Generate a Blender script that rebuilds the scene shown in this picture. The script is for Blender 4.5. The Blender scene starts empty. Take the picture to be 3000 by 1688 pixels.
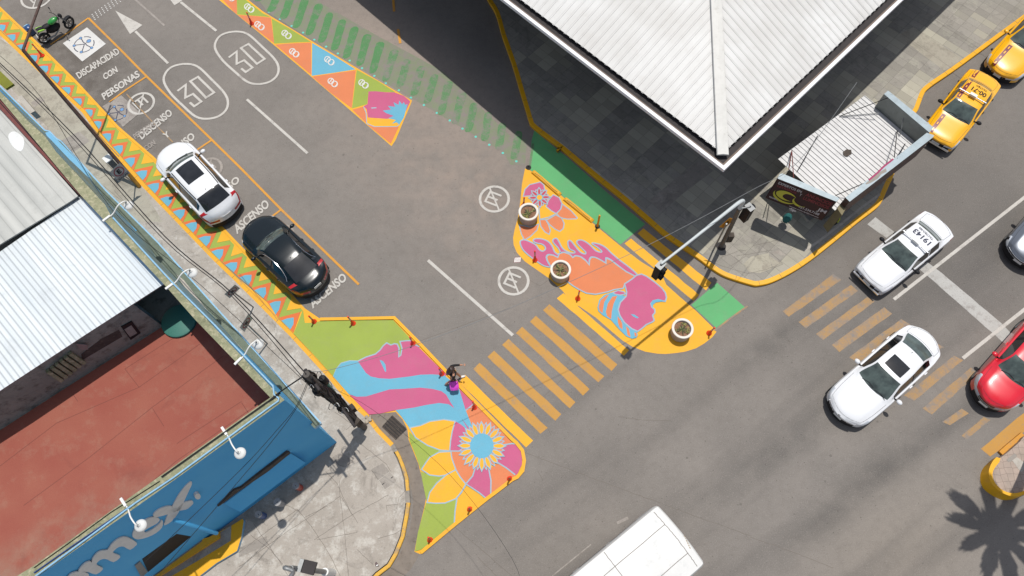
import bpy, bmesh, math, random
from mathutils import Vector, Matrix
from mathutils.geometry import tessellate_polygon
from mathutils.bvhtree import BVHTree
random.seed(7)
R_ = math.radians
scene = bpy.context.scene
COL = scene.collection

# ------------------------------------------------------------------ camera, sky, sun, exposure
PITCH, ROLL, F, H = R_(23.1), R_(2.45), 2100.0, 27.0
_c, _s = math.cos(PITCH), math.sin(PITCH)
zc = Vector((0, _s, -_c)); xc = Vector((1, 0, 0)); yc = zc.cross(xc)
cr, sr = math.cos(ROLL), math.sin(ROLL)
X_ = cr * xc + sr * yc
Y_ = -sr * xc + cr * yc
cam_d = bpy.data.cameras.new('camera'); cam = bpy.data.objects.new('camera', cam_d); COL.objects.link(cam)
cam_d.sensor_width = 36; cam_d.lens = F / 3000 * 36; cam_d.clip_end = 2000
cam.matrix_world = Matrix.Translation((0, 0, H)) @ Matrix((X_, -Y_, -zc)).transposed().to_4x4()
scene.camera = cam
SUN = Vector((.10, .22, 1)).normalized()
el = math.asin(SUN.z); az = math.atan2(SUN.x, SUN.y)
w = bpy.data.worlds.new('World'); scene.world = w; w.use_nodes = True
nt = w.node_tree; sky = nt.nodes.new('ShaderNodeTexSky'); sky.sky_type = 'NISHITA'; sky.sun_disc = False
sky.sun_elevation = el; sky.sun_rotation = az
bg = nt.nodes['Background']; bg.inputs['Strength'].default_value = .13
hs = nt.nodes.new('ShaderNodeHueSaturation'); hs.inputs['Saturation'].default_value = .55
nt.links.new(sky.outputs[0], hs.inputs['Color']); nt.links.new(hs.outputs[0], bg.inputs['Color'])
sl = bpy.data.lights.new('sun', 'SUN'); sl.energy = 4.2; sl.angle = R_(.55); sl.color = (1, .965, .91)
so = bpy.data.objects.new('sun', sl); COL.objects.link(so)
so.rotation_euler = (-SUN).to_track_quat('-Z', 'Y').to_euler(); so.location = SUN * 60
vs = scene.view_settings; vs.view_transform = 'Standard'; vs.look = 'None'; vs.exposure = 0; vs.gamma = 1

# ------------------------------------------------------------------ helpers
K = 2.8975
TILES = dict(a=(0,0), b=(700,0), c=(1400,0), d=(2200,0), e=(0,400), f=(700,400), g=(1400,400), h=(2200,400),
             i=(0,800), j=(700,800), k=(1400,800), l=(2200,800), m=(0,1188), n=(700,1188), o=(1400,1188), q=(2200,1188),
             z=(2180,240,2.5867), y=(100,1400,4.025), w=(0,120,3.0188), s=(780,1060,6.4389), r=(1900,560,5.795), v=(2200,500,5.795),
             u=(1280,1040,12.075), t=(280,440,9.658), p=(740,1380,7.245), x=(2840,1240,6.0375))
# survey marks: every point was measured on the survey photo and is turned into metres on its own level here
def P(s, t=None):
    out = []; k = K
    for tok in s.split():
        if ':' in tok:
            t, tok = tok.split(':')
        x, y = map(float, tok.split(','))
        ox, oy = TILES[t][:2]; k = TILES[t][2] if len(TILES[t]) > 2 else K
        out.append((ox + x / k, oy + y / k))
    return out
def G(uv, z=0.0):
    d = X_ * ((uv[0] - 1500) / F) + Y_ * ((uv[1] - 844) / F) + zc
    t = (z - H) / d.z
    return Vector((d.x * t, d.y * t, z))
def GP(s, t=None, z=0.0): return [G(p, z) for p in P(s, t)]
def smooth(pts, closed=True, n=6):
    out = []; N = len(pts)
    rng = range(N) if closed else range(N - 1)
    for i in rng:
        g = (lambda j: pts[j % N]) if closed else (lambda j: pts[max(0, min(N - 1, j))])
        p0, p1, p2, p3 = g(i-1), g(i), g(i+1), g(i+2)
        for a in range(n):
            t = a / n
            out.append(tuple(.5 * (2*p1[k] + (p2[k]-p0[k])*t + (2*p0[k]-5*p1[k]+4*p2[k]-p3[k])*t*t + (3*p1[k]-p0[k]-3*p2[k]+p3[k])*t**3) for k in range(len(p1))))
    if not closed: out.append(tuple(pts[-1]))
    return [Vector(p) for p in out]
def link(name, me, parent=None, mats=()):
    o = bpy.data.objects.new(name, me); COL.objects.link(o)
    for m in mats: me.materials.append(m)
    if parent is not None: o.parent = parent
    return o
def tag(o, label=None, cat=None, group=None, kind=None):
    if label: o['label'] = label
    if cat: o['category'] = cat
    if group: o['group'] = group
    if kind: o['kind'] = kind
    return o
def thing(name, label, cat, loc=(0,0,0), rz=0, group=None):
    o = bpy.data.objects.new(name, None); COL.objects.link(o); o.empty_display_size = .2
    o.location = loc; o.rotation_euler = (0, 0, rz)
    return tag(o, label, cat, group)
def copy_tree(o, parent=None):
    c = o.copy(); COL.objects.link(c); c.parent = parent
    for ch in [x for x in bpy.data.objects if x.parent == o]: copy_tree(ch, c)
    return c
class MB:
    """collects geometry for ONE mesh object"""
    def __init__(s): s.v = []; s.f = []; s.m = []; s.mats = []
    def mi(s, mat):
        if mat not in s.mats: s.mats.append(mat)
        return s.mats.index(mat)
    def add(s, vs_, fs, mat):
        b = len(s.v); s.v += [tuple(v) for v in vs_]; k = s.mi(mat)
        for f in fs: s.f.append([b + i for i in f]); s.m.append(k)
    def poly(s, pts, mat, z=None):
        pts = [Vector((p[0], p[1], z if z is not None else p[2])) for p in pts]
        tr = tessellate_polygon([pts])
        fs = []
        for t in tr:
            a, b, c = (pts[i] for i in t)
            n = (b - a).cross(c - a)
            fs.append(t if n.z >= 0 else t[::-1])
        s.add(pts, fs, mat)
    def ribbon(s, pts, wd, mat, z=None, closed=False):
        pts = [Vector((p[0], p[1], z if z is not None else p[2])) for p in pts]
        N = len(pts); L = []; Rr = []
        for i in range(N):
            a = pts[(i-1) % N] if (closed or i) else pts[i]
            b = pts[(i+1) % N] if (closed or i < N-1) else pts[i]
            d = (b - a); d.z = 0
            if d.length < 1e-6: d = Vector((1, 0, 0))
            d.normalize(); mt = 1.0
            if (closed or 0 < i < N-1):
                e_ = (pts[i] - a); e_.z = 0
                if e_.length > 1e-6:
                    g_ = (b - pts[i]); g_.z = 0
                    if g_.length > 1e-6:
                        e_.normalize(); g_.normalize(); d = e_ + g_
                        if d.length < .2: d = e_
                        d.normalize(); mt = 1 / max(.5, abs(d.dot(e_)))
            nrm = Vector((-d.y, d.x, 0)) * (wd / 2 * mt)
            L.append(pts[i] + nrm); Rr.append(pts[i] - nrm)
        fs = []
        for i in range(N if closed else N-1):
            j = (i+1) % N; fs.append([i+N, j+N, j, i])
        s.add(L + Rr, fs, mat)
    def prism(s, pts, z0, z1, mat, side=None):
        pts = [Vector((p[0], p[1], 0)) for p in pts]; N = len(pts)
        area = sum(pts[i].x*pts[(i+1)%N].y - pts[(i+1)%N].x*pts[i].y for i in range(N))
        if area < 0: pts = pts[::-1]
        tr = tessellate_polygon([pts])
        top = [p + Vector((0,0,z1)) for p in pts]; bot = [p + Vector((0,0,z0)) for p in pts]
        fs = []
        for t in tr:
            a, b, c = (top[i] for i in t)
            fs.append(t if (b-a).cross(c-a).z >= 0 else t[::-1])
        s.add(top, fs, mat)
        s.add(bot + top, [[i, (i+1)%N, N+(i+1)%N, N+i] for i in range(N)], side or mat)
        s.add(bot, [[t[2], t[1], t[0]] if (top[t[1]]-top[t[0]]).cross(top[t[2]]-top[t[0]]).z >= 0 else list(t) for t in tr], side or mat)
    def box(s, c, sz, mat, rz=0, M=None):
        hx, hy, hz = (q/2 for q in sz)
        vs_ = [Vector((x, y, z)) for x in (-hx, hx) for y in (-hy, hy) for z in (-hz, hz)]
        if M is None: M = Matrix.Rotation(rz, 3, 'Z')
        vs_ = [Vector(c) + M @ v for v in vs_]
        s.add(vs_, [[0,1,3,2],[4,6,7,5],[0,4,5,1],[2,3,7,6],[0,2,6,4],[1,5,7,3]], mat)
    def tube(s, pts, r, mat, n=8, cap=True):
        pts = [Vector(p) for p in pts]; N = len(pts)
        rs = r if isinstance(r, (list, tuple)) else [r]*N
        vs_ = []; up = Vector((0,0,1))
        d0 = (pts[1]-pts[0]).normalized()
        u = d0.cross(up) if abs(d0.z) < .95 else d0.cross(Vector((1,0,0)))
        u.normalize()
        for i in range(N):
            d = (pts[min(i+1,N-1)] - pts[max(i-1,0)]).normalized()
            u = (u - d*u.dot(d)).normalized(); v = d.cross(u)
            for k in range(n):
                a = 2*math.pi*k/n
                vs_.append(pts[i] + (u*math.cos(a) + v*math.sin(a))*rs[i])
        fs = [[i*n+k, i*n+(k+1)%n, (i+1)*n+(k+1)%n, (i+1)*n+k] for i in range(N-1) for k in range(n)]
        if cap: fs += [list(range(n))[::-1], [(N-1)*n+k for k in range(n)]]
        s.add(vs_, fs, mat)
    def lathe(s, prof, mat, c=(0,0,0), n=28, M=None):
        vs_ = []; N = len(prof)
        for r, z in prof:
            for k in range(n):
                a = 2*math.pi*k/n; v = Vector((r*math.cos(a), r*math.sin(a), z))
                vs_.append((M @ v if M else v) + Vector(c))
        s.add(vs_, [[i*n+k, i*n+(k+1)%n, (i+1)*n+(k+1)%n, (i+1)*n+k] for i in range(N-1) for k in range(n)], mat)
    def ball(s, c, rad, mat, n=12, M=None):
        prof = [(math.sin(math.pi*i/8), -math.cos(math.pi*i/8)) for i in range(9)]
        vs_ = []
        for r, z in prof:
            for k in range(n):
                a = 2*math.pi*k/n; v = Vector((r*math.cos(a)*rad[0], r*math.sin(a)*rad[1], z*rad[2]))
                vs_.append((M @ v if M else v) + Vector(c))
        s.add(vs_, [[i*n+k, i*n+(k+1)%n, (i+1)*n+(k+1)%n, (i+1)*n+k] for i in range(8) for k in range(n)], mat)
    def build(s, name, parent=None, sm=None, loc=None, local=False):
        me = bpy.data.meshes.new(name); vs_ = s.v
        if loc is not None:
            L = Vector(loc); vs_ = [tuple(Vector(v) - L) for v in vs_]
        me.from_pydata(vs_, [], s.f)
        for m in s.mats: me.materials.append(m)
        me.polygons.foreach_set('material_index', s.m)
        me.validate(clean_customdata=False); me.update()
        if sm is not None:
            me.polygons.foreach_set('use_smooth', [True]*len(me.polygons)); me.set_sharp_from_angle(angle=R_(sm))
        o = bpy.data.objects.new(name, me); COL.objects.link(o)
        if loc is not None: o.location = loc
        if parent is not None: o.parent = parent
        return o

# ------------------------------------------------------------------ materials
LIT = 1.38
def lin(c): 
    c /= 255.0
    return c/12.92 if c <= .04045 else ((c+.055)/1.055)**2.4
def rgb(r, g, b, k=LIT): return (min(lin(r)/k, .86), min(lin(g)/k, .86), min(lin(b)/k, .86), 1)
class NT:
    def __init__(s, name, rough=.8, metal=0, spec=.5):
        s.mat = bpy.data.materials.new(name); s.mat.use_nodes = True; s.t = s.mat.node_tree
        s.b = s.t.nodes['Principled BSDF']; s.b.inputs['Roughness'].default_value = rough
        s.b.inputs['Metallic'].default_value = metal; s.b.inputs['Specular IOR Level'].default_value = spec
        s._pos = None
    def n(s, typ, **kw):
        nd = s.t.nodes.new(typ)
        for k, v in kw.items(): setattr(nd, k, v)
        return nd
    def set(s, sock, val):
        if hasattr(val, 'is_output') or isinstance(val, bpy.types.NodeSocket): s.t.links.new(val, sock)
        else: sock.default_value = val
    @property
    def pos(s):
        if s._pos is None:
            s._pos = s.n('ShaderNodeNewGeometry').outputs['Position']
        return s._pos
    def obj(s): return s.n('ShaderNodeTexCoord').outputs['Object']
    def math(s, op, a, b=0.0, c=None, clamp=False):
        nd = s.n('ShaderNodeMath', operation=op, use_clamp=clamp)
        s.set(nd.inputs[0], a); s.set(nd.inputs[1], b)
        if c is not None: s.set(nd.inputs[2], c)
        return nd.outputs[0]
    def mapping(s, vec, rz=0, scale=(1,1,1), loc=(0,0,0)):
        nd = s.n('ShaderNodeMapping'); s.set(nd.inputs['Vector'], vec)
        nd.inputs['Rotation'].default_value = (0,0,rz); nd.inputs['Scale'].default_value = scale; nd.inputs['Location'].default_value = loc
        return nd.outputs[0]
    def noise(s, scale, detail=3, vec=None, rough=.55, dist=0):
        nd = s.n('ShaderNodeTexNoise'); s.set(nd.inputs['Vector'], vec if vec is not None else s.pos)
        nd.inputs['Scale'].default_value = scale; nd.inputs['Detail'].default_value = detail
        nd.inputs['Roughness'].default_value = rough; nd.inputs['Distortion'].default_value = dist
        return nd.outputs['Fac']
    def white(s, vec):
        nd = s.n('ShaderNodeTexWhiteNoise', noise_dimensions='3D'); s.set(nd.inputs['Vector'], vec); return nd.outputs['Value']
    def ramp(s, v, a, b, oa=0.0, ob=1.0):
        nd = s.n('ShaderNodeMapRange'); s.set(nd.inputs['Value'], v)
        for k, x in zip(('From Min','From Max','To Min','To Max'), (a, b, oa, ob)): nd.inputs[k].default_value = x
        return nd.outputs[0]
    def mix(s, fac, a, b, mode='MIX'):
        nd = s.n('ShaderNodeMix', data_type='RGBA', blend_type=mode)
        s.set(nd.inputs['Factor'], fac); s.set(nd.inputs[6], a); s.set(nd.inputs[7], b)
        return nd.outputs[2]
    def spot(s, c, rx, ry, ang=0, lo=1.0, hi=0.0):
        """soft worn patch centred on a place of the ground: 1 in the middle, 0 outside"""
        m = s.n('ShaderNodeMapping', vector_type='TEXTURE'); s.set(m.inputs['Vector'], s.pos)
        m.inputs['Location'].default_value = (c[0], c[1], 0); m.inputs['Rotation'].default_value = (0,0,ang); m.inputs['Scale'].default_value = (rx, ry, 1000)
        l = s.n('ShaderNodeVectorMath', operation='LENGTH'); s.set(l.inputs[0], m.outputs[0])
        return s.ramp(l.outputs['Value'], lo, hi)
    def bump(s, h, dist=.01, strength=.5):
        nd = s.n('ShaderNodeBump'); nd.inputs['Strength'].default_value = strength; nd.inputs['Distance'].default_value = dist
        s.set(nd.inputs['Height'], h); s.t.links.new(nd.outputs[0], s.b.inputs['Normal'])
    def out(s, col): s.set(s.b.inputs['Base Color'], col); return s.mat

def ang(p, q): d = Vector(q) - Vector(p); return math.atan2(d.y, d.x)
AV = ang(*GP('l:1790,715 2318,300'))         # direction of the avenue
ST = ang(*GP('k:610,265 1185,775'))          # direction of the side street

def asphalt_color(n, dark=0.0):
    base = n.mix(n.ramp(n.noise(.35, 4), .3, .7), rgb(137,131,125), rgb(150,143,136))
    # brownish dust in the mouth of the side street and in the quiet corner of the avenue
    c0 = G(P('f:1900,350')[0]); base = n.mix(n.math('MULTIPLY', n.spot(c0, 10, 5, ST), n.ramp(n.noise(1.2, 5), .2, .75)), base, rgb(172,156,144))
    c1 = G(P('b:1300,500')[0]); base = n.mix(n.math('MULTIPLY', n.spot(c1, 8, 3.2, ST), .9), base, rgb(176,160,148))
    c2 = G(P('q:1300,1300')[0]); base = n.mix(n.math('MULTIPLY', n.spot(c2, 6, 3.4, AV), .7), base, rgb(160,150,138))
    c3 = G(P('a:760,650')[0]); base = n.mix(n.math('MULTIPLY', n.spot(c3, 9, 3.2, ST), n.ramp(n.noise(1.6, 4), .2, .6)), base, rgb(104,97,90))
    # tyre tracks: dark streaks stretched along the avenue
    v = n.mapping(n.pos, rz=-AV, scale=(1, 1, 1))
    v2 = n.n('ShaderNodeVectorRotate', rotation_type='Z_AXIS'); n.set(v2.inputs['Vector'], n.pos); v2.inputs['Angle'].default_value = -AV
    vv = n.n('ShaderNodeVectorMath', operation='MULTIPLY'); n.set(vv.inputs[0], v2.outputs[0]); vv.inputs[1].default_value = (.06, .62, 0)
    st = n.ramp(n.noise(1.0, 3, vv.outputs[0], .5), .48, .80)
    inav = n.spot(G(P('q:500,200')[0]), 17, 8.5, AV, 1.0, .75)
    st = n.math('MULTIPLY', st, inav)
    base = n.mix(n.math('MULTIPLY', st, .7), base, rgb(102,98,95))
    for pt, rx, ry in (('l:1100,420', 5, 1.2), ('h:2000,900', 5, 1.6), ('q:1000,640', 7, .95), ('q:350,300', 5, .75), ('l:250,520', 4, .8)):
        c = G(P(pt)[0]); base = n.mix(n.math('MULTIPLY', n.math('MULTIPLY', n.spot(c, rx, ry, AV), n.ramp(n.noise(.9, 4), .25, .6)), .6), base, rgb(88,86,84))
    c = G(P('h:1700,500')[0]); base = n.mix(n.math('MULTIPLY', n.spot(c, 11, 7, AV), .6), base, rgb(112,108,104))
    # patches, fine stone speckle and pitting
    base = n.mix(n.math('MULTIPLY', n.ramp(n.noise(3.2, 5, rough=.65), .45, .8), .35), base, rgb(118,111,105))
    base = n.mix(n.ramp(n.noise(38, 2, rough=.9), .30, .80, .0, .5), base, n.mix(.62, base, (0,0,0,1)))
    base = n.mix(n.math('MULTIPLY', n.ramp(n.noise(23, 2, rough=.7), .55, .9), .45), base, rgb(200,190,180))
    base = n.mix(n.ramp(n.noise(13, 3, rough=.7), .645, .70, 0, .8), base, rgb(70,64,60))
    return base
def asphalt():
    n = NT('asphalt', .93, spec=.25); c = asphalt_color(n)
    n.bump(n.noise(60, 3), .006, .7); return n.out(c)
def paint(name, col, wear=.25, under=None, var=.06, fine=.5, rough=.75):
    """road paint: worn down to the asphalt in irregular patches of its own"""
    n = NT(name, rough, spec=.3)
    a = rgb(140,132,126)
    w1 = n.ramp(n.noise(2.3, 6, rough=.7), .78 - wear*.55, .92 - wear*.45)
    w2 = n.ramp(n.noise(24, 4, rough=.8), .72 - wear*.32, .80 - wear*.25)
    c = n.mix(n.ramp(n.noise(.9, 4), .3, .7, 0, var*5), col, tuple(x*.72 for x in col[:3])+(1,))
    c = n.mix(n.math('MULTIPLY', n.ramp(n.noise(42, 2, rough=.9), .35, .8), fine*.6), c, tuple(x*.55 for x in col[:3])+(1,))
    c = n.mix(n.math('MAXIMUM', n.math('MULTIPLY', w1, min(1, wear*1.6)), n.math('MULTIPLY', w2, min(1, .25+wear*1.3))), c, a)
    c = n.mix(n.ramp(n.noise(1.7, 7, rough=.75, dist=.5), .50, .72, 0, .16), c, rgb(150,140,130))
    n.bump(n.noise(60, 3), .005, .5)
    return n.out(c)
def simple(name, col, rough=.6, metal=0, var=.0, scale=3, spec=.5, dirt=None, coat=0):
    n = NT(name, rough, metal, spec)
    c = col
    if var: c = n.mix(n.ramp(n.noise(scale, 5, n.obj(), rough=.65), .35, .7), col, tuple(x*(1-var) for x in col[:3])+(1,))
    if dirt: c = n.mix(n.ramp(n.noise(scale*2.3, 6, n.obj(), rough=.7), .55, .75, 0, dirt[1]), c, dirt[0])
    if coat: n.b.inputs['Coat Weight'].default_value = coat; n.b.inputs['Coat Roughness'].default_value = .04
    return n.out(c)
M = {}
M['asphalt'] = asphalt()
M['yellow'] = paint('mural_yellow', rgb(252,186,52), .18)
M['kerb_yellow'] = paint('kerb_yellow', rgb(246,180,40), .36, rough=.6)
M['kerb_yellow_bright'] = paint('kerb_yellow_bright', rgb(252,186,26), .2, rough=.5)
M['orange'] = paint('mural_orange', rgb(232,138,92), .22, var=.06)
M['orange2'] = paint('zigzag_orange', rgb(232,122,66), .22)
M['pink'] = paint('mural_pink', rgb(208,100,140), .22, var=.06)
M['blue'] = paint('mural_blue', rgb(112,184,210), .2)
M['lime'] = paint('mural_lime', rgb(164,182,80), .24, var=.07)
M['redp'] = paint('mural_red', rgb(205,78,92), .1)
M['line'] = paint('mural_outline', rgb(166,192,206), .3)
M['green'] = paint('lane_green', rgb(104,184,120), .26, var=.07)
M['green_worn'] = paint('lane_green_worn', rgb(92,146,92), .64)
M['green_trace'] = paint('lane_green_trace', rgb(134,146,114), .66)
M['green_bar'] = paint('lane_green_bar', rgb(88,146,90), .5)
M['white'] = paint('marking_white', rgb(212,207,199), .44)
M['stop_white'] = paint('stop_line_white', rgb(196,194,189), .5)
M['white_faded'] = paint('marking_white_faded', rgb(176,168,160), .62)
M['white_new'] = paint('marking_white_fresh', rgb(228,226,222), .25)
M['amber'] = paint('parking_line_amber', rgb(226,160,62), .42)
M['xwalk'] = paint('crosswalk_amber', rgb(206,154,76), .42)
M['xwalk_worn'] = paint('crosswalk_amber_worn', rgb(186,148,98), .64)
M['cyan'] = paint('cyan_dot', rgb(110,220,205), .1)
M['symbol_dark'] = paint('symbol_dark', rgb(70,72,92), .4)
M['symbol_blue'] = paint('symbol_blue', rgb(120,165,215), .2)
M['grime_and_shade'] = simple('grime_and_shade', rgb(84,74,66), .9, var=.5, scale=4, dirt=(rgb(120,108,96), .8))
M['mud'] = simple('gutter_mud', rgb(142,131,120), .95, var=.25, scale=2.2, dirt=(rgb(88,77,68), .8))
M['crack'] = simple('crack', rgb(116,108,100), .95)
M['concrete_kerb'] = simple('kerb_concrete', rgb(160,152,142), .9, var=.3, scale=5)
M['black'] = simple('black_plastic', (.012,.012,.014,1), .6, spec=.2)
M['rubber'] = simple('rubber', (.018,.018,.018,1), .85)
M['chrome'] = simple('chrome', (.75,.76,.78,1), .18, 1)
M['grey_steel'] = simple('galvanised_steel', rgb(150,152,152), .5, .4, var=.25, scale=8)
M['white_enamel'] = simple('white_enamel', rgb(244,244,240), .35, var=.08, scale=9)

def concrete(name, c1, c2, c3, scale=1.0, joint=None, rz=0, tile=None):
    n = NT(name, .92, spec=.25)
    c = n.mix(n.ramp(n.noise(.55*scale, 5, rough=.6), .35, .65), c1, c2)
    c = n.mix(n.ramp(n.noise(1.9*scale, 6, rough=.72), .50, .64, 0, .9), c, c3); c = n.mix(n.ramp(n.noise(1.1*scale, 7, rough=.78, dist=.8), .53, .66, 0, .7), c, tuple(x*.60 for x in c1[:3])+(1,))
    c = n.mix(n.ramp(n.noise(5*scale, 6, rough=.75, dist=.4), .56, .70, 0, .6), c, tuple(x*.55 for x in c1[:3])+(1,))
    c = n.mix(n.ramp(n.noise(45, 2, rough=.8), .4, .8, 0, .4), c, tuple(x*.5 for x in c1[:3])+(1,))
    if tile:
        v2 = n.n('ShaderNodeVectorRotate', rotation_type='Z_AXIS'); n.set(v2.inputs['Vector'], n.pos); v2.inputs['Angle'].default_value = -rz
        sx = n.n('ShaderNodeSeparateXYZ'); n.set(sx.inputs[0], v2.outputs[0])
        u = n.math('DIVIDE', sx.outputs[0], tile[0]); v = n.math('DIVIDE', sx.outputs[1], tile[1])
        cb = n.n('ShaderNodeCombineXYZ'); n.set(cb.inputs[0], n.math('FLOOR', u)); n.set(cb.inputs[1], n.math('FLOOR', v))
        cg = n.n('ShaderNodeCombineXYZ'); n.set(cg.inputs[0], n.math('FLOOR', n.math('DIVIDE', u, 2))); n.set(cg.inputs[1], n.math('FLOOR', n.math('DIVIDE', v, 3)))
        w1 = n.white(cb.outputs[0]); w2 = n.white(cg.outputs[0])
        c = n.mix(n.ramp(n.math('ADD', n.math('MULTIPLY', w1, .45), n.math('MULTIPLY', w2, .9)), .70, .85, 0, .75), c, rgb(204,198,178))
        c = n.mix(n.ramp(w1, 0, 1, 0, .4), c, rgb(120,116,108))
        du = n.math('ABSOLUTE', n.math('SUBTRACT', n.math('FRACT', u), .5)); dv = n.math('ABSOLUTE', n.math('SUBTRACT', n.math('FRACT', v), .5))
        j = n.math('MAXIMUM', n.math('GREATER_THAN', du, .5 - .006/tile[0]), n.math('GREATER_THAN', dv, .5 - .006/tile[1]))
        c = n.mix(n.math('MULTIPLY', j, .55), c, rgb(90,86,80))
    n.bump(n.noise(30, 4), .004, .6)
    return n.out(c)
M['walk_left'] = concrete('sidewalk_concrete', rgb(174,165,154), rgb(190,181,170), rgb(212,206,196))
M['walk_upper'] = concrete('sidewalk_concrete_upper', rgb(176,169,154), rgb(188,182,165), rgb(160,152,138))
M['walk_right'] = concrete('corner_paving', rgb(162,157,148), rgb(174,168,158), rgb(180,176,162), .8, tile=(.62,.40), rz=ST)
M['walk_patch'] = concrete('patched_concrete', rgb(158,150,141), rgb(168,160,151), rgb(180,172,162))
M['walk_light'] = concrete('light_concrete', rgb(192,184,173), rgb(204,197,186), rgb(180,172,161))

def corrugated(name, c1, c2, direction, pitch, dirt=.5, bump=.02, depth=.5, sheets=None):
    n = NT(name, .5, 0, .4)
    v2 = n.n('ShaderNodeVectorRotate', rotation_type='Z_AXIS'); n.set(v2.inputs['Vector'], n.pos); v2.inputs['Angle'].default_value = -direction
    sx = n.n('ShaderNodeSeparateXYZ'); n.set(sx.inputs[0], v2.outputs[0])
    u = n.math('DIVIDE', sx.outputs[1], pitch)
    fr = n.math('FRACT', u)
    rib = n.math('SINE', n.math('MULTIPLY', u, 2*math.pi))
    st = n.n('ShaderNodeVectorMath', operation='MULTIPLY'); n.set(st.inputs[0], v2.outputs[0]); st.inputs[1].default_value = (.25, 3.0, 1)
    c = n.mix(n.ramp(n.noise(1.0, 5, st.outputs[0], .6), .35, .7), c1, c2)
    c = n.mix(n.ramp(n.noise(.8, 6, rough=.75), .56, .74, 0, dirt), c, tuple(x*.6 for x in c1[:3])+(1,))
    cell = n.n('ShaderNodeCombineXYZ'); n.set(cell.inputs[0], n.math('FLOOR', n.math('DIVIDE', sx.outputs[1], pitch*4)))
    c = n.mix(n.ramp(n.white(cell.outputs[0]), 0, 1, 0, .22), c, tuple(x*.75 for x in c1[:3])+(1,))
    groove = n.ramp(n.math('ABSOLUTE', n.math('SUBTRACT', fr, .5)), .5-depth*.18, .5)
    c = n.mix(n.math('MULTIPLY', groove, .5), c, tuple(x*.45 for x in c1[:3])+(1,))
    n.bump(rib, bump, 1.0)
    return n.out(c)

# ------------------------------------------------------------------ ground and road
b = MB(); b.add([(-400,-400,0),(400,-400,0),(400,400,0),(-400,400,0)], [[0,1,2,3]], M['asphalt'])
road = tag(b.build('road'), 'grey asphalt of the avenue and the side street', kind='structure')
PZ = [0.0]
class Paint:
    def __init__(s, z0=.004): s.b = MB(); s.z = z0 + PZ[0]; PZ[0] += .0002
    def up(s): s.z += .0005
    def fill(s, pts, mat, t=None, sm=0, up=True, outline=None, ow=.045):
        g = GP(pts, t) if isinstance(pts, str) else pts
        if sm: g = smooth(g, True, sm)
        if outline:
            s.b.ribbon(list(g), ow, outline, s.z + .0005, closed=True)
        s.b.poly(g, mat, s.z)
        s.z += (.0010 if outline else .0005) if up else (.0008 if outline else .0002)
    def line(s, pts, wd, mat, t=None, sm=0, closed=False, up=False):
        g = GP(pts, t) if isinstance(pts, str) else pts
        if sm: g = smooth(g, closed, sm)
        s.b.ribbon(g, wd, mat, s.z, closed)
        s.z += .0005 if up else .0002
    def done(s, name, label=None, parent=road):
        o = s.b.build(name, parent)
        if label: o['label'] = label
        return o

b = MB(); rr0 = random.Random(21)
for px in ('f:1200,300','f:600,1100','f:1900,800','k:1500,1200','o:900,300','o:1700,520','q:700,500','q:1200,200','l:300,900','l:1500,300','h:1900,200','h:1500,1350','b:900,1250','a:1700,200','q:100,900','f:1350,1300','l:200,600','h:700,1250'):
    for k in range(rr0.randint(1, 4)):
        g0 = G(P(px)[0]) + Vector((rr0.uniform(-1.2,1.2), rr0.uniform(-1.2,1.2), 0)); r0 = rr0.uniform(.02,.055)
        b.poly([g0 + Vector((r0*math.cos(x*.7)*rr0.uniform(.7,1.2), r0*math.sin(x*.7)*rr0.uniform(.6,1.1), 0)) for x in range(9)], None or simple('oil_drip', rgb(112,106,100), .8) if not b.mats else b.mats[0], .0012 + .00008*len(b.f)/7)
o_ = b.build('oil_drips', road); o_['kind'] = 'stuff'

# --- mural with face and sunflower along the left kerb
p = Paint()
out1 = GP('a:-30,40 290,345 640,690 1000,1080 1300,1340 e:1860,750 2060,960 j:340,75 430,160 560,300 690,390 1320,378 1530,590 1880,960 2318,1400 o:330,312 385,380 401,470 387,560 340,615 n:2318,640 2168,755 2120,790 1850,1005 1540,1262 1490,1242 1520,1080 1575,860 1588,790 1550,600 1525,500 1480,390 1440,290 1430,200 1390,120 1330,55 1100,80 j:1100,1205 940,1060 800,882 470,520 0,50 e:2318,1449 1850,1040 1250,420 880,0 a:740,950 200,440 -30,225')
p.fill(out1, M['yellow'])
# zigzag: triangles between the kerb edge and the street edge of the strip
def near(poly, q):
    best = None
    for a_, b_ in zip(poly, poly[1:]):
        d = b_ - a_; t = max(0, min(1, (q - a_).dot(d) / d.length_squared)); c = a_ + d*t
        if best is None or (c - q).length < best[0]: best = ((c - q).length, c)
    return best[1]
kerb_e = GP('j:520,570 470,525 0,55 e:2318,1455 1850,1045 1250,425 880,5 a:740,955 200,445 -30,220 -200,40')
road_e = GP('a:-200,-120 -30,40 290,345 640,690 1000,1080 1300,1340 e:1860,750 2060,960 j:340,75 430,160 560,300 690,420')
cent = GP('a:-50,140 30,225 110,315 195,400 285,495 380,585 465,680 550,780 640,880 735,975 830,1060 920,1160 1025,1260 1115,1370 e:1215,320 1325,420 1435,535 1540,645 1645,755 1760,870 1865,985 1975,1100 2085,1220 j:172,180 295,300 415,430 540,560')
def KR(t):
    i = max(0, min(len(cent)-2, int(math.floor(t)))); q = cent[i].lerp(cent[i+1], t-i)
    k = near(kerb_e, q); r = near(road_e, k); return k, r
def Z(t, h):
    k, r = KR(t); return k.lerp(r, h)
for i in range(0, 25):
    p.fill([Z(i, .02), Z(i+.5, .02), Z(i+1, .02), Z(i+1, .88), Z(i+.5, .88), Z(i, .88)], M['lime'], up=False)
p.up()
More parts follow.
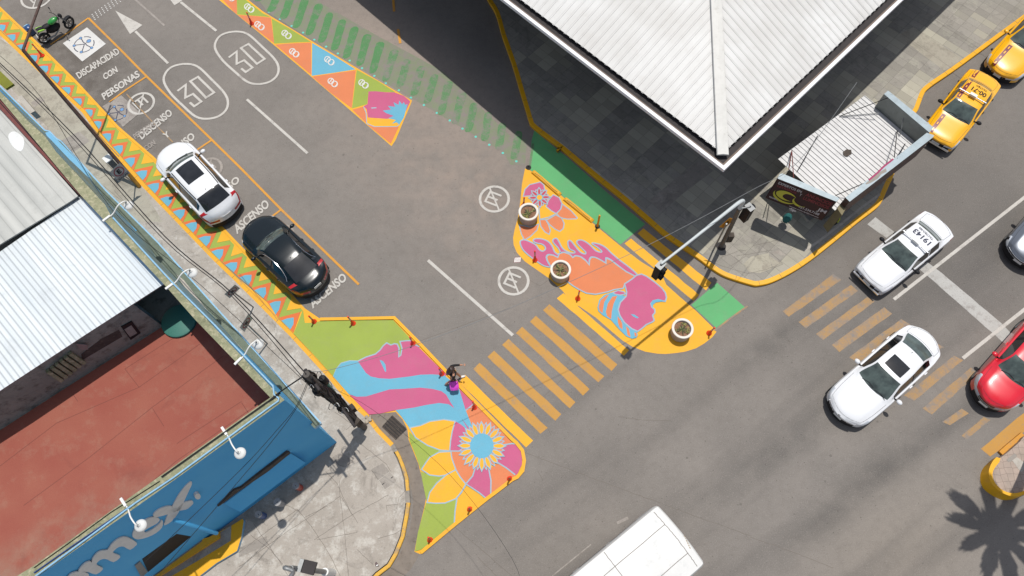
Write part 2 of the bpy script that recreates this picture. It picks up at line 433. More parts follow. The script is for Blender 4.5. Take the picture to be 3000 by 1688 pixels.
for i in range(0, 26):
    jt = random.uniform(-.03, .03)
    p.fill([Z(i-.5, .03), Z(i+.5, .03), Z(i+jt, .78)], M['orange2'], up=False)
    if i < 25: p.fill([Z(i+.5-.34, .9), Z(i+.5+jt, .44), Z(i+.5+.34, .9)], M['yellow'], up=False)
p.up()
for i in range(0, 26):
    jt = random.uniform(-.04, .04)
    p.fill([Z(i-.30, .035), Z(i+.30, .035), Z(i+.22, .26), Z(i+jt, .45), Z(i-.2, .26)], M['blue'], up=False)
p.up()
p.line(road_e[:-2], .11, M['yellow'], up=True)
p.fill('j:465,515 500,430 545,315 560,425 600,425 690,412 1000,404 1310,402 1440,540 1540,650 1300,900 900,800 820,850 803,880 640,700', M['lime'])
p.fill('j:1010,750 1080,715 1160,690 1200,655 1225,620 1255,597 1290,615 1335,600 1352,620 1360,660 1358,710 1372,700 1385,640 1370,585 1420,578 1460,575 1485,600 1520,625 1640,745 1760,860 1755,885 1640,870 1540,872 1450,885 1280,905 1190,900 1120,885 1080,855 1040,800', M['pink'], up=True)
p.line('j:805,880 830,815 870,768 940,748 1010,750 1080,715 1160,690 1200,655 1225,620 1255,595 1290,613 1320,602 1345,606 1360,640 1358,712 1375,700 1385,640 1368,583 1420,577 1460,575 1500,612 1535,628', .05, M['line'])
p.fill('j:1195,738 1225,750 1245,780 1252,838 1241,840 1224,800 1205,762', M['blue'])
p.fill('j:1010,750 1045,800 1080,850 1120,880 1190,895 1280,900 1450,880 1540,865 1640,862 1740,868 1800,915 1870,985 1895,1070 1925,1165 1985,1310 1960,1335 1880,1225 1800,1105 1760,1035 1720,1005 1640,985 1540,975 1400,985 1280,990 1180,1020 1080,1050 1000,1052 935,1030 800,878 830,815 870,770 940,750', M['blue'])
p.fill('j:1870,985 1960,1075 2010,1120 1960,1140 1926,1168 1895,1070', M['pink'])
p.fill('j:940,1035 1000,1052 1080,1050 1180,1020 1280,990 1400,985 1540,975 1640,985 1720,1005 1760,1035 1800,1105 1880,1225 1965,1335 1940,1325 1890,1235 1830,1150 1780,1115 1700,1105 1600,1120 1480,1145 1330,1165 1200,1195 1105,1203', M['pink'])
p.fill('j:1330,1165 1480,1145 1600,1120 1700,1105 1780,1115 1830,1150 1890,1235 1945,1330 1920,1330 1880,1285 1800,1252 1720,1248 1640,1270 1540,1300 1450,1318 1380,1220', M['blue'])
p.fill('j:1926,1168 1960,1140 2010,1115 2160,1270 2318,1440 n:2318,335 2060,345 1990,200', M['orange'])
p.line('j:1926,1168 1960,1140 1995,1112', .045, M['line'])
p.fill('n:2230,335 2318,325 2360,330 2403,400 2403,500 2358,597 2268,530 2200,488 2160,400', M['pink'])
p.fill('n:2125,540 2205,490 2268,530 2355,595 2320,638 2250,690 2150,760 2136,790 2142,640', M['orange'])
p.fill('n:2005,535 2120,540 2140,640 2135,795 2095,785 2040,740 1930,668 1985,600', M['pink'])
p.fill('n:1800,390 1890,385 2040,480 2005,535 1985,600 1927,670 1860,600 1820,520 1805,450', M['orange'])
p.fill('n:1835,135 1880,160 1930,200 2000,330 1890,387 1792,385 1800,300 1812,220', M['pink'])
p.fill('n:1445,222 1500,280 1600,345 1710,385 1795,392 1700,400 1620,445 1545,545 1500,420 1450,300', M['lime'])
p.fill('n:1545,562 1620,592 1720,602 1765,590 1680,660 1620,740 1592,810 1560,650', M['lime'])
p.fill('n:1590,825 1690,835 1750,832 1850,780 1835,900 1828,1015 1700,1110 1545,1225 1495,1238 1520,1080', M['lime'])
p.fill('n:1450,190 1540,172 1620,137 1740,120 1837,135 1812,220 1798,300 1790,387 1710,382 1600,340 1500,275', M['yellow'], outline=M['line'])
p.fill('n:1550,545 1585,490 1620,442 1700,397 1800,392 1808,450 1842,545 1790,588 1700,602 1620,592', M['yellow'], outline=M['line'])
p.fill('n:1598,825 1620,740 1680,660 1760,590 1842,547 1880,610 1927,668 1890,740 1840,795 1750,830 1670,832', M['yellow'], outline=M['line'])
p.line('n:1930,670 2040,742 2110,800', .05, M['line']); p.line('n:1930,670 1890,735 1852,785 1835,900 1828,1010', .05, M['line'])
p.line('n:1925,670 1985,600 2005,535 2010,515', .05, M['line']); p.line('n:2120,535 2140,640 2137,785', .05, M['line'])
p.line('n:2200,488 2268,530 2345,590', .05, M['line']); p.line('n:2225,340 2318,325 2350,328', .05, M['line']); p.line('n:1790,388 1900,390', .045, M['line'])
c0 = G(P('n:2063,345')[0]); ex = G(P('n:2163,345')[0]) - c0; ey = G(P('n:2063,240')[0]) - c0
def fl(a, r): return c0 + ex*(math.cos(a)*r) + ey*(math.sin(a)*r)
p.up()
for k in range(16):
    a = 2*math.pi*(k+.5)/16; q = [fl(a-.17, .95), fl(a-.16, 1.45), fl(a, 1.92), fl(a+.16, 1.45), fl(a+.17, .95)]
    p.fill(q, M['orange'], outline=M['line'], up=False, ow=.04)
p.z += .0008
for k in range(16):
    a = 2*math.pi*k/16 + random.uniform(-.03,.03); rr = random.uniform(1.9, 2.08)
    q = [fl(a-.10, .95), fl(a-.155, 1.25), fl(a-.13, 1.6), fl(a, rr), fl(a+.13, 1.6), fl(a+.155, 1.25), fl(a+.10, .95)]
    p.fill(q, M['yellow'], outline=M['line'], up=False, ow=.045)
p.z += .0008
p.fill([fl(2*math.pi*k/32, 1) for k in range(32)], M['blue'], up=True)
p.line('n:1930,30 2060,10', .01, M['line'])
p.line('j:690,396 1320,384 1530,596 1880,966 2318,1412 o:326,318 378,384 394,470 380,556 334,610 n:2318,632 2168,747 2115,785 1850,997 1545,1250', .13, M['yellow'])
p.done('mural', 'sunflower and pink face mural with zigzag border painted along the left kerb')

# --- triangle mural in the middle of the side street
p = Paint()
p.fill('a:1700,-150 1860,0 b:300,385 600,640 960,950 1295,1242 1330,1190 1470,855 1000,578 620,350 200,95 80,0 -100,-130', M['yellow'])
for pts, m_ in (('a:1890,0 2010,0 2012,120 1990,105','orange'),('a:2010,-10 b:60,0 200,112 268,146 150,136 a:2014,124','lime'),('b:-10,128 150,138 272,152 300,370 160,262 20,150','orange'),
                ('b:278,158 440,250 612,357 470,362 300,372','lime'),('b:308,380 470,368 612,362 616,638 450,500','orange'),
                ('b:622,366 800,470 990,590 800,620 618,645','blue'),('b:622,652 800,625 992,598 975,760 958,920 780,790','orange'),
                ('b:1000,594 1180,690 1330,785 1100,778 1090,885 960,922 980,760','lime'),
                ('b:962,932 1060,905 1085,1000 1085,1050 1150,1080 1358,1076 1290,1222 1110,1075','orange')):
    p.fill(pts, M[m_], up=False)
p.up()
p.fill('b:1100,778 1160,776 1250,785 1318,785 1400,815 1455,862 1420,940 1340,1000 1250,1010 1180,1005 1095,998 1085,930 1058,903 1092,885', M['pink'])
p.fill('b:1085,1000 1180,1005 1250,1010 1345,1003 1312,1050 1352,1058 1340,1074 1240,1076 1150,1076 1090,1048', M['yellow'])
p.fill('b:1220,940 1290,932 1265,900 1325,908 1312,868 1355,892 1360,855 1385,885 1400,868 1412,892 1432,885 1400,1000 1362,1058 1338,1040 1298,1052 1332,1020 1268,1006 1312,985 1250,962', M['blue'])
p.line('b:1058,905 1080,960 1085,1050 1150,1076 1340,1076 1362,1058', .04, M['line'])
p.fill('b:1120,915 1165,912 1170,920 1128,924', M['line'])
def fish(cx_, cy_, r=44):
    t0 = math.radians(38); pp = []
    def q(u, v): return G(P('b:%f,%f' % (cx_ + (u*math.cos(t0) - v*math.sin(t0))*r, cy_ + (u*math.sin(t0) + v*math.cos(t0))*r))[0])
    for sg in (-1, 1):
        a_ = [q(sg*.45 + .55*math.cos(x), .55*math.sin(x)) for x in [i*math.pi/8 for i in range(16)]]
        p.line(a_, .05, M['white_new'], closed=True)
    p.fill([q(-.62,-.42), q(-.62,.42), q(-.42,.5), q(-.42,-.5)], M['white_new'], up=False)
    p.fill([q(-.3,0), q(.1,-.42), q(.1,.42)], M['white_new'], up=False)
    p.line([q(.75,-.3), q(.9,0), q(.75,.3)], .05, M['white_new'])
for x, y in ((88,70),(175,220),(405,295),(470,450),(768,518),(797,703),(1058,715),(-75,-25)): fish(x, y)
p.done('mural', 'long triangle mural of orange, lime and blue with a pink head at its tip')

# --- yellow mural with wing and pink head, right of the side street
p = Paint()
p.fill('g:400,272 375,400 360,560 340,690 312,790 299,860 303,920 330,985 400,1062 500,1132 600,1202 720,1312 k:800,260 860,282 1000,378 1140,500 1230,575 1310,625 1420,668 1520,685 1590,688 1680,680 1760,668 1850,640 1920,600 1990,545 2025,500 2010,478 1850,320 1700,190 1600,100 g:1560,1170 1380,1060 1200,922 980,740 700,495 450,292', M['yellow'])
p.fill('g:385,508 400,450 440,410 530,387 560,412 568,455 500,480 440,505', M['pink'], outline=M['line'])
p.fill('g:580,595 600,540 640,495 690,520 714,570 702,620 665,655 620,628', M['pink'], outline=M['line'])
p.fill('g:716,574 790,630 845,692 835,700 760,702 700,690 668,655 705,615', M['orange'], outline=M['line'])
p.fill('g:580,712 620,690 660,665 710,692 732,740 725,782 695,806 660,790 610,750', M['orange'], outline=M['line'])
p.fill('g:524,708 575,706 600,750 615,800 605,832 570,812 535,765', M['orange'], outline=M['line'])
p.fill('g:350,750 440,770 517,745 502,795 445,850 395,880 370,830', M['orange'], outline=M['line'])
p.line('g:517,600 525,705 600,688 657,660', .05, M['line'])
c0 = G(P('g:523,520')[0]); ex = G(P('g:613,520')[0]) - c0; ey = G(P('g:523,438')[0]) - c0
for k in range(8):
    a = 2*math.pi*(k+.5)/8; p.fill([fl(a-.32, .35), fl(a-.2, .72), fl(a, .86), fl(a+.2, .72), fl(a+.32, .35)], M['redp'], outline=M['line'], up=False, ow=.04)
p.z += .0008
for k in range(8):
    a = 2*math.pi*k/8 + .05; p.fill([fl(a-.4, .32), fl(a-.27, .62), fl(a-.14, .85), fl(a, 1.02), fl(a+.14, .85), fl(a+.27, .62), fl(a+.4, .32)], M['redp'], outline=M['line'], up=False, ow=.045)
p.z += .0008
p.fill([fl(2*math.pi*k/20, .36) for k in range(20)], M['blue']); p.fill([fl(2*math.pi*k/20, .26) for k in range(20)], M['yellow'])
p.fill('g:360,910 366,886 400,880 450,900 490,922 520,962 550,976 573,960 568,935 540,915 500,908 472,892 480,873 530,870 590,890 628,930 650,980 680,1003 700,990 682,950 640,902 640,876 668,868 690,900 710,940 740,970 785,990 820,990 818,976 780,958 765,920 767,890 790,890 830,940 870,985 908,1000 915,985 880,950 842,910 846,886 880,882 920,900 960,932 1000,972 1040,985 1050,975 1010,940 970,915 982,906 1040,920 1090,950 1130,990 1200,1050 1280,1110 1350,1172 1330,1188 1260,1150 1180,1090 1130,1050 1087,1032 1085,1074 1040,1050 1000,1030 962,1026 945,1050 945,1090 915,1055 870,1022 825,1015 805,1028 780,1002 730,985 692,996 680,1028 640,1010 595,1005 580,1030 600,1080 620,1110 560,1100 500,1062 430,1010 380,960', M['pink'], sm=3, outline=M['line'], ow=.055)
p.fill('g:582,1025 600,1005 640,1010 678,1028 690,997 730,985 780,1002 805,1030 828,1014 870,1022 918,1058 945,1092 948,1048 965,1026 1000,1030 1045,1052 1086,1077 1087,1034 1130,1052 1180,1092 1260,1150 1338,1190 1310,1215 1245,1262 1232,1292 1160,1302 1100,1322 1000,1342 920,1332 860,1302 810,1272 770,1242 700,1182 620,1110 592,1060', M['orange'], outline=M['line'], ow=.055)
p.fill('k:1015,292 1030,230 1070,190 1130,168 1200,185 1260,200 1225,250 1195,320 1240,420 1300,470 1350,500 1356,530 1345,552 1310,560 1260,540 1200,482 1130,402 1060,362 1022,325', M['blue'])
for s_ in ('k:1024,290 1042,232 1090,192 1112,186 1072,250 1057,345 1032,322','k:1086,332 1102,262 1142,203 1182,197 1152,262 1136,330 1131,395 1096,368','k:1185,368 1212,402 1225,432 1228,482 1202,462 1188,422','k:1256,452 1282,476 1296,545 1270,530','k:1326,506 1346,512 1346,535 1333,542'):
    p.fill(s_, M['orange'], up=False)
p.up()
p.fill('k:1145,168 1190,150 1238,162 1256,180 1210,190 1165,182', M['pink'], outline=M['line'])
p.fill('k:1250,112 1244,96 1310,52 1345,22 1388,12 1430,30 1500,80 1560,130 1590,170 1600,210 1590,243 1555,240 1530,228 1488,238 1468,262 1475,290 1500,312 1502,338 1482,362 1496,405 1480,418 1430,440 1390,475 1356,498 1305,475 1242,422 1204,362 1190,312 1208,252 1258,200 1262,165', M['pink'], outline=M['line'], ow=.055)
p.fill('k:1466,262 1480,236 1530,224 1592,238 1550,246 1510,252 1488,270 1482,300', M['blue'])
p.fill('k:1295,350 1330,356 1366,382 1352,388 1318,372', M['blue'])
p.done('mural', 'yellow mural with pink wing, pink head and red flower under the round planters')

# --- green bicycle lane, bars and crossings
p = Paint(); p.fill('g:455,165 430,272 700,490 980,728 1210,918 1305,838 1420,745 1100,480 760,180 560,20 c:480,1108 455,1200', M['green'])
p.line('g:440,260 470,60', .1, M['green_worn']); p.done('bicycle_lane', 'solid green bicycle lane beside the corner pavement')
p = Paint(); p.fill('k:2030,82 2265,290 2022,467 1812,272', M['green']); p.done('bicycle_lane', 'small green square of bicycle lane at the corner')
p = Paint(.003); p.fill('b:120,-60 640,-60 700,30 1130,280 1720,600 2100,960 2330,1180 c:420,1180 400,1400 280,1400 b:2240,1290 1460,830 640,350 250,110', M['green_trace']); p.done('crossing_ground')
bars = [((320,-20),(272,102)),((440,-20),(380,160)),((565,-10),(490,230)),((680,40),(600,288)),((775,115),(705,355)),((880,175),(815,420)),((985,235),(915,487)),((1090,300),(1030,547)),((1200,365),(1140,612)),((1320,430),(1250,680)),((1430,510),(1370,735)),((1550,570),(1490,805)),((1665,640),(1600,872)),((1780,700),(1720,965)),((1895,790),(1840,1042)),((2000,880),(1950,1115)),((2120,960),(2090,1190)),((2240,1050),(2210,1262)),((2378,1120),(2340,1345)),((190,-60),(170,10))]
for (x0, y0), (x1, y1) in bars:
    p = Paint(); j1 = random.uniform(-8, 8)
    g = smooth(GP('b:%f,%f %f,%f %f,%f %f,%f %f,%f %f,%f' % (x0-32,y0+4, x0+30+j1,y0+6, (x0+x1)/2+30,(y0+y1)/2, x1+26,y1-8, x1-34,y1+j1/2, (x0+x1)/2-34,(y0+y1)/2)), True, 3)
    p.b.poly(g, M['green_bar'] if y1 < 620 else M['green_worn'], .008); p.done('crossing_bar')
p = Paint()
for x, y in ((255,102),(348,163),(447,222),(545,278),(640,338),(740,397),(840,455),(940,516),(1045,580),(1150,645),(1247,708),(1357,768),(1460,830),(1570,893),(1680,960),(1790,1024),(1898,1093),(2010,1162),(2125,1230),(2240,1300),(2355,1370)):
    c = G(P('b:%f,%f' % (x, y))[0]); p.b.poly([c + Vector((.06*math.cos(k*1.05), .06*math.sin(k*1.05), 0)) for k in range(6)], M['cyan'], .006)
p.done('paint_dots')
def bar(pts, mat, name='crosswalk_stripe'):
    q = Paint(); g = GP(pts); o_ = []
    for i in range(len(g)):
        a, c = g[i], g[(i+1) % len(g)]; n_ = max(1, int((c-a).length/.35))
        for k in range(n_): o_.append(a.lerp(c, k/n_) + Vector((random.uniform(-.012,.012), random.uniform(-.012,.012), 0)))
    q.b.poly(o_, M[mat], .005); return q.done(name)
for s_ in ('k:553,315 610,265 1185,775 1135,830','k:443,413 490,362 1072,880 1020,930','k:325,510 375,458 947,985 893,1040','k:207,610 262,560 830,1097 778,1150','k:82,712 138,662 707,1197 655,1257','j:1990,815 2045,765 o:592,190 533,243'): bar(s_, 'xwalk')
for s_ in ('k:670,215 725,170 1283,660 1240,705','j:1870,930 1920,866 o:470,297 408,357','g:1355,825 1405,782 1982,1242 1935,1305','g:1243,908 1300,865 1877,1345 1832,1398'): bar(s_, 'yellow')
for s_ in ('l:270,325 322,373 768,57 700,10','l:403,415 465,470 908,152 850,100','l:552,520 610,570 1050,242 985,205','l:683,610 752,670 1200,345 1130,292','l:835,715 905,765 1352,440 1275,390','l:1300,1040 1385,1088 1800,740 1722,702','l:1455,1150 1538,1202 1925,850 1865,805','l:1620,1262 1690,1292 1850,1190 1790,1150','l:1785,1385 1832,1412 2030,1245 1975,1225','l:1400,720 1640,630 1570,595'): bar(s_, 'xwalk_worn')
bar('q:1950,370 2030,432 2318,225 2500,100 2460,-10 2318,60', 'xwalk')
bar('h:985,745 1055,685 1215,810 1150,862', 'stop_white', 'stop_line'); bar('h:1425,1122 1495,1065 l:1620,0 2130,430 2258,562 2185,630 1500,25', 'stop_white', 'stop_line')
def lane(pts, wd, mat, name='lane_line'):
    q = Paint(); q.line(pts, wd, M[mat]); return q.done(name)
lane('b:68,845 583,1303', .12, 'white'); lane('f:1605,1052 k:297,530', .13, 'white'); lane('h:1212,1385 2318,520 2700,220', .13, 'white'); lane('l:1797,725 2318,312 2600,90', .13, 'white')
lane('a:1150,0 1398,220', .10, 'white_faded')
lane('k:2290,280 2130,395 2010,490', .07, 'xwalk_worn'); lane('b:1310,0 1318,100', .12, 'amber'); lane('b:1350,250 1370,370', .12, 'amber')
lane('o:1180,1000 1275,955', .10, 'white_faded'); lane('o:630,1449 960,1180', .04, 'white_faded')
q = Paint(); q.fill('a:980,92 1210,215 1148,262 1105,292', M['white'], up=False); q.line('a:1150,268 1428,540', .12, M['white']); q.done('lane_arrow')
q = Paint(); q.fill('a:1350,-130 1555,0 1520,25 1482,48', M['white'], up=False); q.line('a:1535,20 1838,265', .13, M['white']); q.done('lane_arrow')
q = Paint()
for i in range(0, 13):
    for j in range(4):
        c = G(P('a:%f,%f' % (783 + i*27 + j*8, 124 - i*19 + j*14))[0]); q.b.poly([c + Vector((.032*math.cos(k*.785), .032*math.sin(k*.785), 0)) for k in range(8)], M['white_new'], .006)
q.done('rumble_dots', 'grid of small white studs across the lane')
def speed(sh, lab):
    q = Paint()
    sh_ = Vector((0,0,0)) if sh is None else G(P('a:2198,715')[0]) - G(P('a:1760,1010')[0])
    ov = [v + sh_ for v in smooth(GP('a:1392,690 1415,610 1480,562 1590,545 1685,572 1800,680 1900,785 1935,860 1920,935 1850,992 1750,1011 1660,990 1560,905 1450,795'), True, 5)]
    q.line(ov, .11, M['white'], closed=True)
    q.line([v + sh_ for v in GP('a:1508,775 1578,722 1575,832 1640,800 1710,865 1650,905 1612,872')], .11, M['white'])
    q.line([v + sh_ for v in GP('a:1617,692 1682,655 1818,788 1750,832')], .11, M['white'], closed=True)
    q.done('speed_marking', lab)
speed(None, 'white 30 in an oval, nearer the parking bays'); speed(1, 'white 30 in an oval, beside the triangle mural')
q = Paint()
q.line('a:430,380 600,265 752,155', .09, M['amber']); q.line('a:752,155 1020,420 1245,650 1800,1190 f:0,255 360,622 1018,1258', .10, M['amber'])
q.line('a:1245,652 1070,765 930,870', .09, M['amber']); q.line('a:1800,1190 1560,1350', .09, M['amber']); q.line('f:360,622 150,780', .09, M['amber'])
q.line('a:1075,800 1260,1000 1470,1210', .06, M['xwalk_worn']); q.line('a:-60,30 50,-30', .16, M['yellow']); q.done('parking_lines')
def symbol(sq, cen, r, mats, lab):
    q = Paint(); q.fill(sq, M[mats[0]]); c = G(P(cen)[0]); u = (G(P('a:900,375')[0]) - G(P('a:740,235')[0])).normalized(); v = Vector((-u.y, u.x, 0))
    w = lambda x, y: c + u*x*r + v*y*r
    for k in range(5):
        a0 = math.pi/2 + k*2*math.pi/5 + .2
        q.line([w(math.cos(a0+t*.11), math.sin(a0+t*.11)) for t in range(8)], .045, M[mats[1]])
    q.line([w(0,.05), w(.6,-.65)], .045, M[mats[1]]); q.line([w(0,.05), w(-.6,-.65)], .045, M[mats[1]])
    q.line([w(-.85,.25), w(-.3,.12), w(0,.15), w(.3,.12), w(.85,.25)], .045, M[mats[1]]); q.line([w(0,.15), w(0,.5)], .03, M[mats[1]])
    q.up()
    for x, y, rr in ((0,.58,.22),(.95,.25,.15),(-.95,.25,.15),(.62,-.75,.15),(-.62,-.75,.15)):
        q.fill([w(x + rr*math.cos(k*.6), y + rr*math.sin(k*.6)) for k in range(10)], M[mats[2]], up=False, outline=M[mats[1]], ow=.02)
    q.done('access_symbol', lab)
symbol('a:740,235 900,375 700,525 535,370', 'a:715,380', .48, ('white_new','symbol_dark','symbol_blue'), 'white square with a round access symbol, first parking bay')
symbol('a:1030,810 1190,960 1045,1080 870,905', 'a:1000,960', .42, ('white_faded','symbol_dark','symbol_blue'), 'faded grey access symbol beside the zigzag border')
def noparking(cen, tx, rx, mat, ang_=ST, e=True):
    q = Paint(); c = G(P(cen)[0]); r = (G(P(tx)[0]) - c).length
    w = lambda x, y: c + Vector((math.cos(ang_)*x - math.sin(ang_)*y, math.sin(ang_)*x + math.cos(ang_)*y, 0))*r
    q.line([w(math.cos(k*.2244), math.sin(k*.2244)) for k in range(28)], .11, M[mat], closed=True)
    q.line([w(-.95,.0), w(.95,.0)] if e == 2 else [w(-.68,.68), w(.68,-.68)], .07, M[mat])
    q.line([w(.35,-.42), w(-.5,-.42), w(-.5,.42), w(.35,.42)], .09, M[mat]); q.line([w(-.5,0), w(.25,0)], .09, M[mat])
    q.done('no_parking_marking')
noparking('a:1200,880','a:1200,795', 1, 'white'); noparking('a:312,-25','a:312,68', 1, 'white'); noparking('e:1780,275','e:1780,190', 1, 'white_faded')
noparking('g:140,532','g:262,532', 1, 'white', ST+.35); noparking('g:303,1227','g:428,1227', 1, 'white', ST+.35); noparking('f:380,830','f:460,830', 1, 'white_faded')

def text_mesh(s, bold=0.0, res=3):
    cu = bpy.data.curves.new('t', 'FONT'); cu.body = s; cu.size = 1; cu.offset = bold; cu.resolution_u = res; cu.fill_mode = 'FRONT'
    o = bpy.data.objects.new('t', cu); COL.objects.link(o); dg = bpy.context.evaluated_depsgraph_get()
    me = o.evaluated_get(dg).to_mesh(); vs_ = [v.co.copy() for v in me.vertices]; fs = [list(p_.vertices) for p_ in me.polygons]
    o.evaluated_get(dg).to_mesh_clear(); bpy.data.objects.remove(o); bpy.data.curves.remove(cu)
    x0 = min(v.x for v in vs_); x1 = max(v.x for v in vs_); y0 = min(v.y for v in vs_); y1 = max(v.y for v in vs_)
    return [((v.x-x0)/(x1-x0), (v.y-y0)/(y1-y0)) for v in vs_], fs
def word(s, a, b_, c, mat, z=.006, bold=.035):
    """a=base start, b_=base end, c=top start of the lettering"""
    PZ[0] += .0002; z = .010 + PZ[0]; A, B, C = (G(P(x)[0], z) for x in (a, b_, c)); vs_, fs = text_mesh(s, bold)
    q = MB(); pts = [A + (B-A)*x + (C-A)*y for x, y in vs_]
    if (B-A).cross(C-A).z < 0: fs = [f[::-1] for f in fs]
    q.add(pts, fs, M[mat]); o = q.build('painted_word', road); o['label'] = 'white stencilled word %s on the asphalt' % s
word('DISCAPACIDAD','a:672,672','a:1022,452','a:640,622','white'); word('CON','a:888,682','a:1003,610','a:868,632','white'); word('PERSONAS','a:885,852','a:1192,648','a:858,798','white')
word('DESCENSO','a:1205,1188','a:1470,972','a:1168,1135','white'); word('Y','a:1405,1180','a:1450,1150','a:1375,1140','white'); word('CON','a:1240,1285','a:1325,1225','a:1218,1245','white_faded')
word('ASCENSO','a:1380,1395','a:1662,1172','a:1345,1340','white'); word('DESCENSO','e:1690,690','e:2042,378','e:1655,640','white'); word('ASCENSO','e:2012,832','e:2292,592','e:1975,765','white')
word('ASCENSO','j:627,305','j:922,55','j:588,240','white'); word('PERSONAS','a:1150,1185','a:1330,1060','a:1125,1145','white_faded')

# ------------------------------------------------------------------ pavements and kerbs
def offset(pts, d):
    out = []
    for i in range(len(pts)):
        a = pts[max(i-1, 0)]; b_ = pts[min(i+1, len(pts)-1)]; t = (b_-a); t.z = 0; t.normalize()
        out.append(pts[i] + Vector((-t.y, t.x, 0))*d)
    return out
def kerb(line, wd, z, mat, parent, name='kerb', label=None, bev=.02):
    """kerb running along line, body on the left-hand side of it when wd > 0"""
    b_ = MB(); L = [Vector((p_.x, p_.y, 0)) for p_ in line]; I = offset(L, wd); Bv = offset(L, bev*(1 if wd > 0 else -1)); N = len(L)
    rows = [[p_ + Vector((0,0,0)) for p_ in L], [p_ + Vector((0,0,z-bev)) for p_ in L], [p_ + Vector((0,0,z)) for p_ in Bv], [p_ + Vector((0,0,z)) for p_ in I], list(I)]
    vs_ = [v for r in rows for v in r]; fs = []
    for r in range(4):
        for i in range(N-1):
            f = [r*N+i, r*N+i+1, (r+1)*N+i+1, (r+1)*N+i]; fs.append(f if wd > 0 else f[::-1])
    fs.append([r*N for r in range(5)]); fs.append([r*N+N-1 for r in range(5)][::-1])
    b_.add(vs_, fs, M[mat]); o = b_.build(name, parent)
    if label: o['label'] = label
    if 'yellow' in mat:
        j_ = MB(); acc = 0; sg_ = 1 if wd > 0 else -1
        for i in range(N-1):
            seg = (L[i+1]-L[i]).length; u = 1.0 - acc
            while u < seg:
                c_ = L[i].lerp(L[i+1], u/seg); t_ = (L[i+1]-L[i]).normalized(); n_ = Vector((-t_.y, t_.x, 0))*sg_
                j_.ribbon([c_ + n_*bev + Vector((0,0,z+.0015)), c_ + n_*abs(wd) + Vector((0,0,z+.0015))], .014, M['crack']); u += 1.0 + random.uniform(-.08,.08)
            acc = (acc + seg) % 1.0
        if j_.v: j_.build('joint_lines', o)
    return o
def walk_patch(parent, pts, mat, z=.1505, name='patch'):
    b_ = MB(); b_.poly([G(p_, z) for p_ in P(pts)], M[mat], z); return b_.build(name, parent)
def cracks(parent, lst, z, wd=.012, mat='crack', name='joint_lines'):
    b_ = MB()
    for s_ in lst:
        g = [G(p_, z) for p_ in P(s_)]; o_ = []
        for a, c in zip(g, g[1:]):
            n_ = max(1, int((c-a).length/.15))
            for k in range(n_): o_.append(a.lerp(c, k/n_) + Vector((random.uniform(-.012,.012), random.uniform(-.012,.012), 0)))
        o_.append(g[-1]); b_.ribbon(o_, wd, M[mat], z)
    return b_.build(name, parent)
kline = GP('a:-700,-530 -400,-160 -30,232 200,450 740,955 e:880,2 1250,422 1850,1042 j:0,53 470,523 800,883 940,1060 1105,1205 1200,1330 1320,1452')
kline2 = GP('n:1322,330 1345,372 1380,440 1415,530 1442,620 1452,725 1458,830 1445,930 1410,1120 1350,1270 1290,1372 1190,1449 1050,1600 900,1800')
walk_in = offset(kline[:-1] + kline2, -.17)
b = MB(); far_ = [Vector((-20,-25,0)), Vector((-60,-25,0)), Vector((-60,45,0)), Vector((-25,30,0))]
b.prism(walk_in + far_, 0, .147, M['walk_left'])
sw = tag(b.build('sidewalk'), 'grey patched concrete sidewalk of the corner shop', kind='structure')
kerb(kline, -.17, .15, 'kerb_yellow', sw)
kerb(smooth(kline2[:2], False, 1) if False else GP('n:1322,330 1345,372 1352,388'), -.17, .148, 'concrete_kerb', sw)
M['kerb_faded'] = paint('kerb_faded_yellow', rgb(240,186,70), .55)
kerb(GP('n:1352,388 1380,440 1415,530 1442,620 1452,725'), -.12, .15, 'kerb_faded', sw); kerb(GP('n:1452,725 1456,780 1458,830'), -.17, .146, 'concrete_kerb', sw)
kerb(GP('n:1458,830 1445,930 1410,1120 1350,1270 1290,1372 1190,1449 1050,1600 900,1800'), -.13, .15, 'kerb_faded', sw)
# upper stretch of the sidewalk, warmer and smoother, and its mends
for pts, m_ in (('w:-60,-60 200,110 560,480 900,900 1250,1290 1440,1600 1050,1600 640,990 300,640 -60,240','walk_upper'),):
    walk_patch(sw, pts, m_, .1485)
for pts, m_ in (('w:270,545 365,490 398,525 305,588','walk_patch'),('w:545,880 700,800 795,885 640,990','walk_patch'),
                ('n:770,455 870,395 985,480 880,520 800,490','walk_patch'),('n:1125,540 1220,490 1345,640 1235,720 1180,640','walk_patch'),
                ('n:910,545 1100,430 1140,440 930,580 870,640 850,700 835,680','walk_light'),
                ('n:270,1420 380,1340 430,1449','walk_light'),
                ('n:0,1210 230,1110 250,1180 0,1290','walk_patch')):
    walk_patch(sw, pts, m_, .1495)
cracks(sw, ['n:0,1370 380,1090 760,840 860,770','n:500,885 560,960 640,1060 760,1250 860,1449','n:120,1000 330,1300 420,1449','n:560,950 760,850','n:640,1140 960,930 1270,760','n:960,930 830,660 735,560','n:1040,330 1250,500 1340,650','n:1000,1220 1140,1350','n:1180,1130 1330,1090 1400,1040',
            'n:800,440 840,500 900,520 960,480 985,400','n:1410,725 1360,780 1350,840 1250,850 1260,900','n:850,640 860,780 900,1100 930,1449','n:870,780 1010,1000','n:0,1250 330,1000 500,880','j:0,0 120,140 330,400','e:840,360 960,300','e:560,140 700,60','n:1120,545 1200,650','n:1430,1449 1290,1372',
            't:220,1000 560,1300 760,1449','t:520,1130 800,1449','s:1300,950 1650,1200','s:1500,1290 1700,1130','j:870,1060 980,1200','n:660,1140 1000,1080','n:300,800 520,900','n:100,1100 270,1230 380,1360'], .1512)
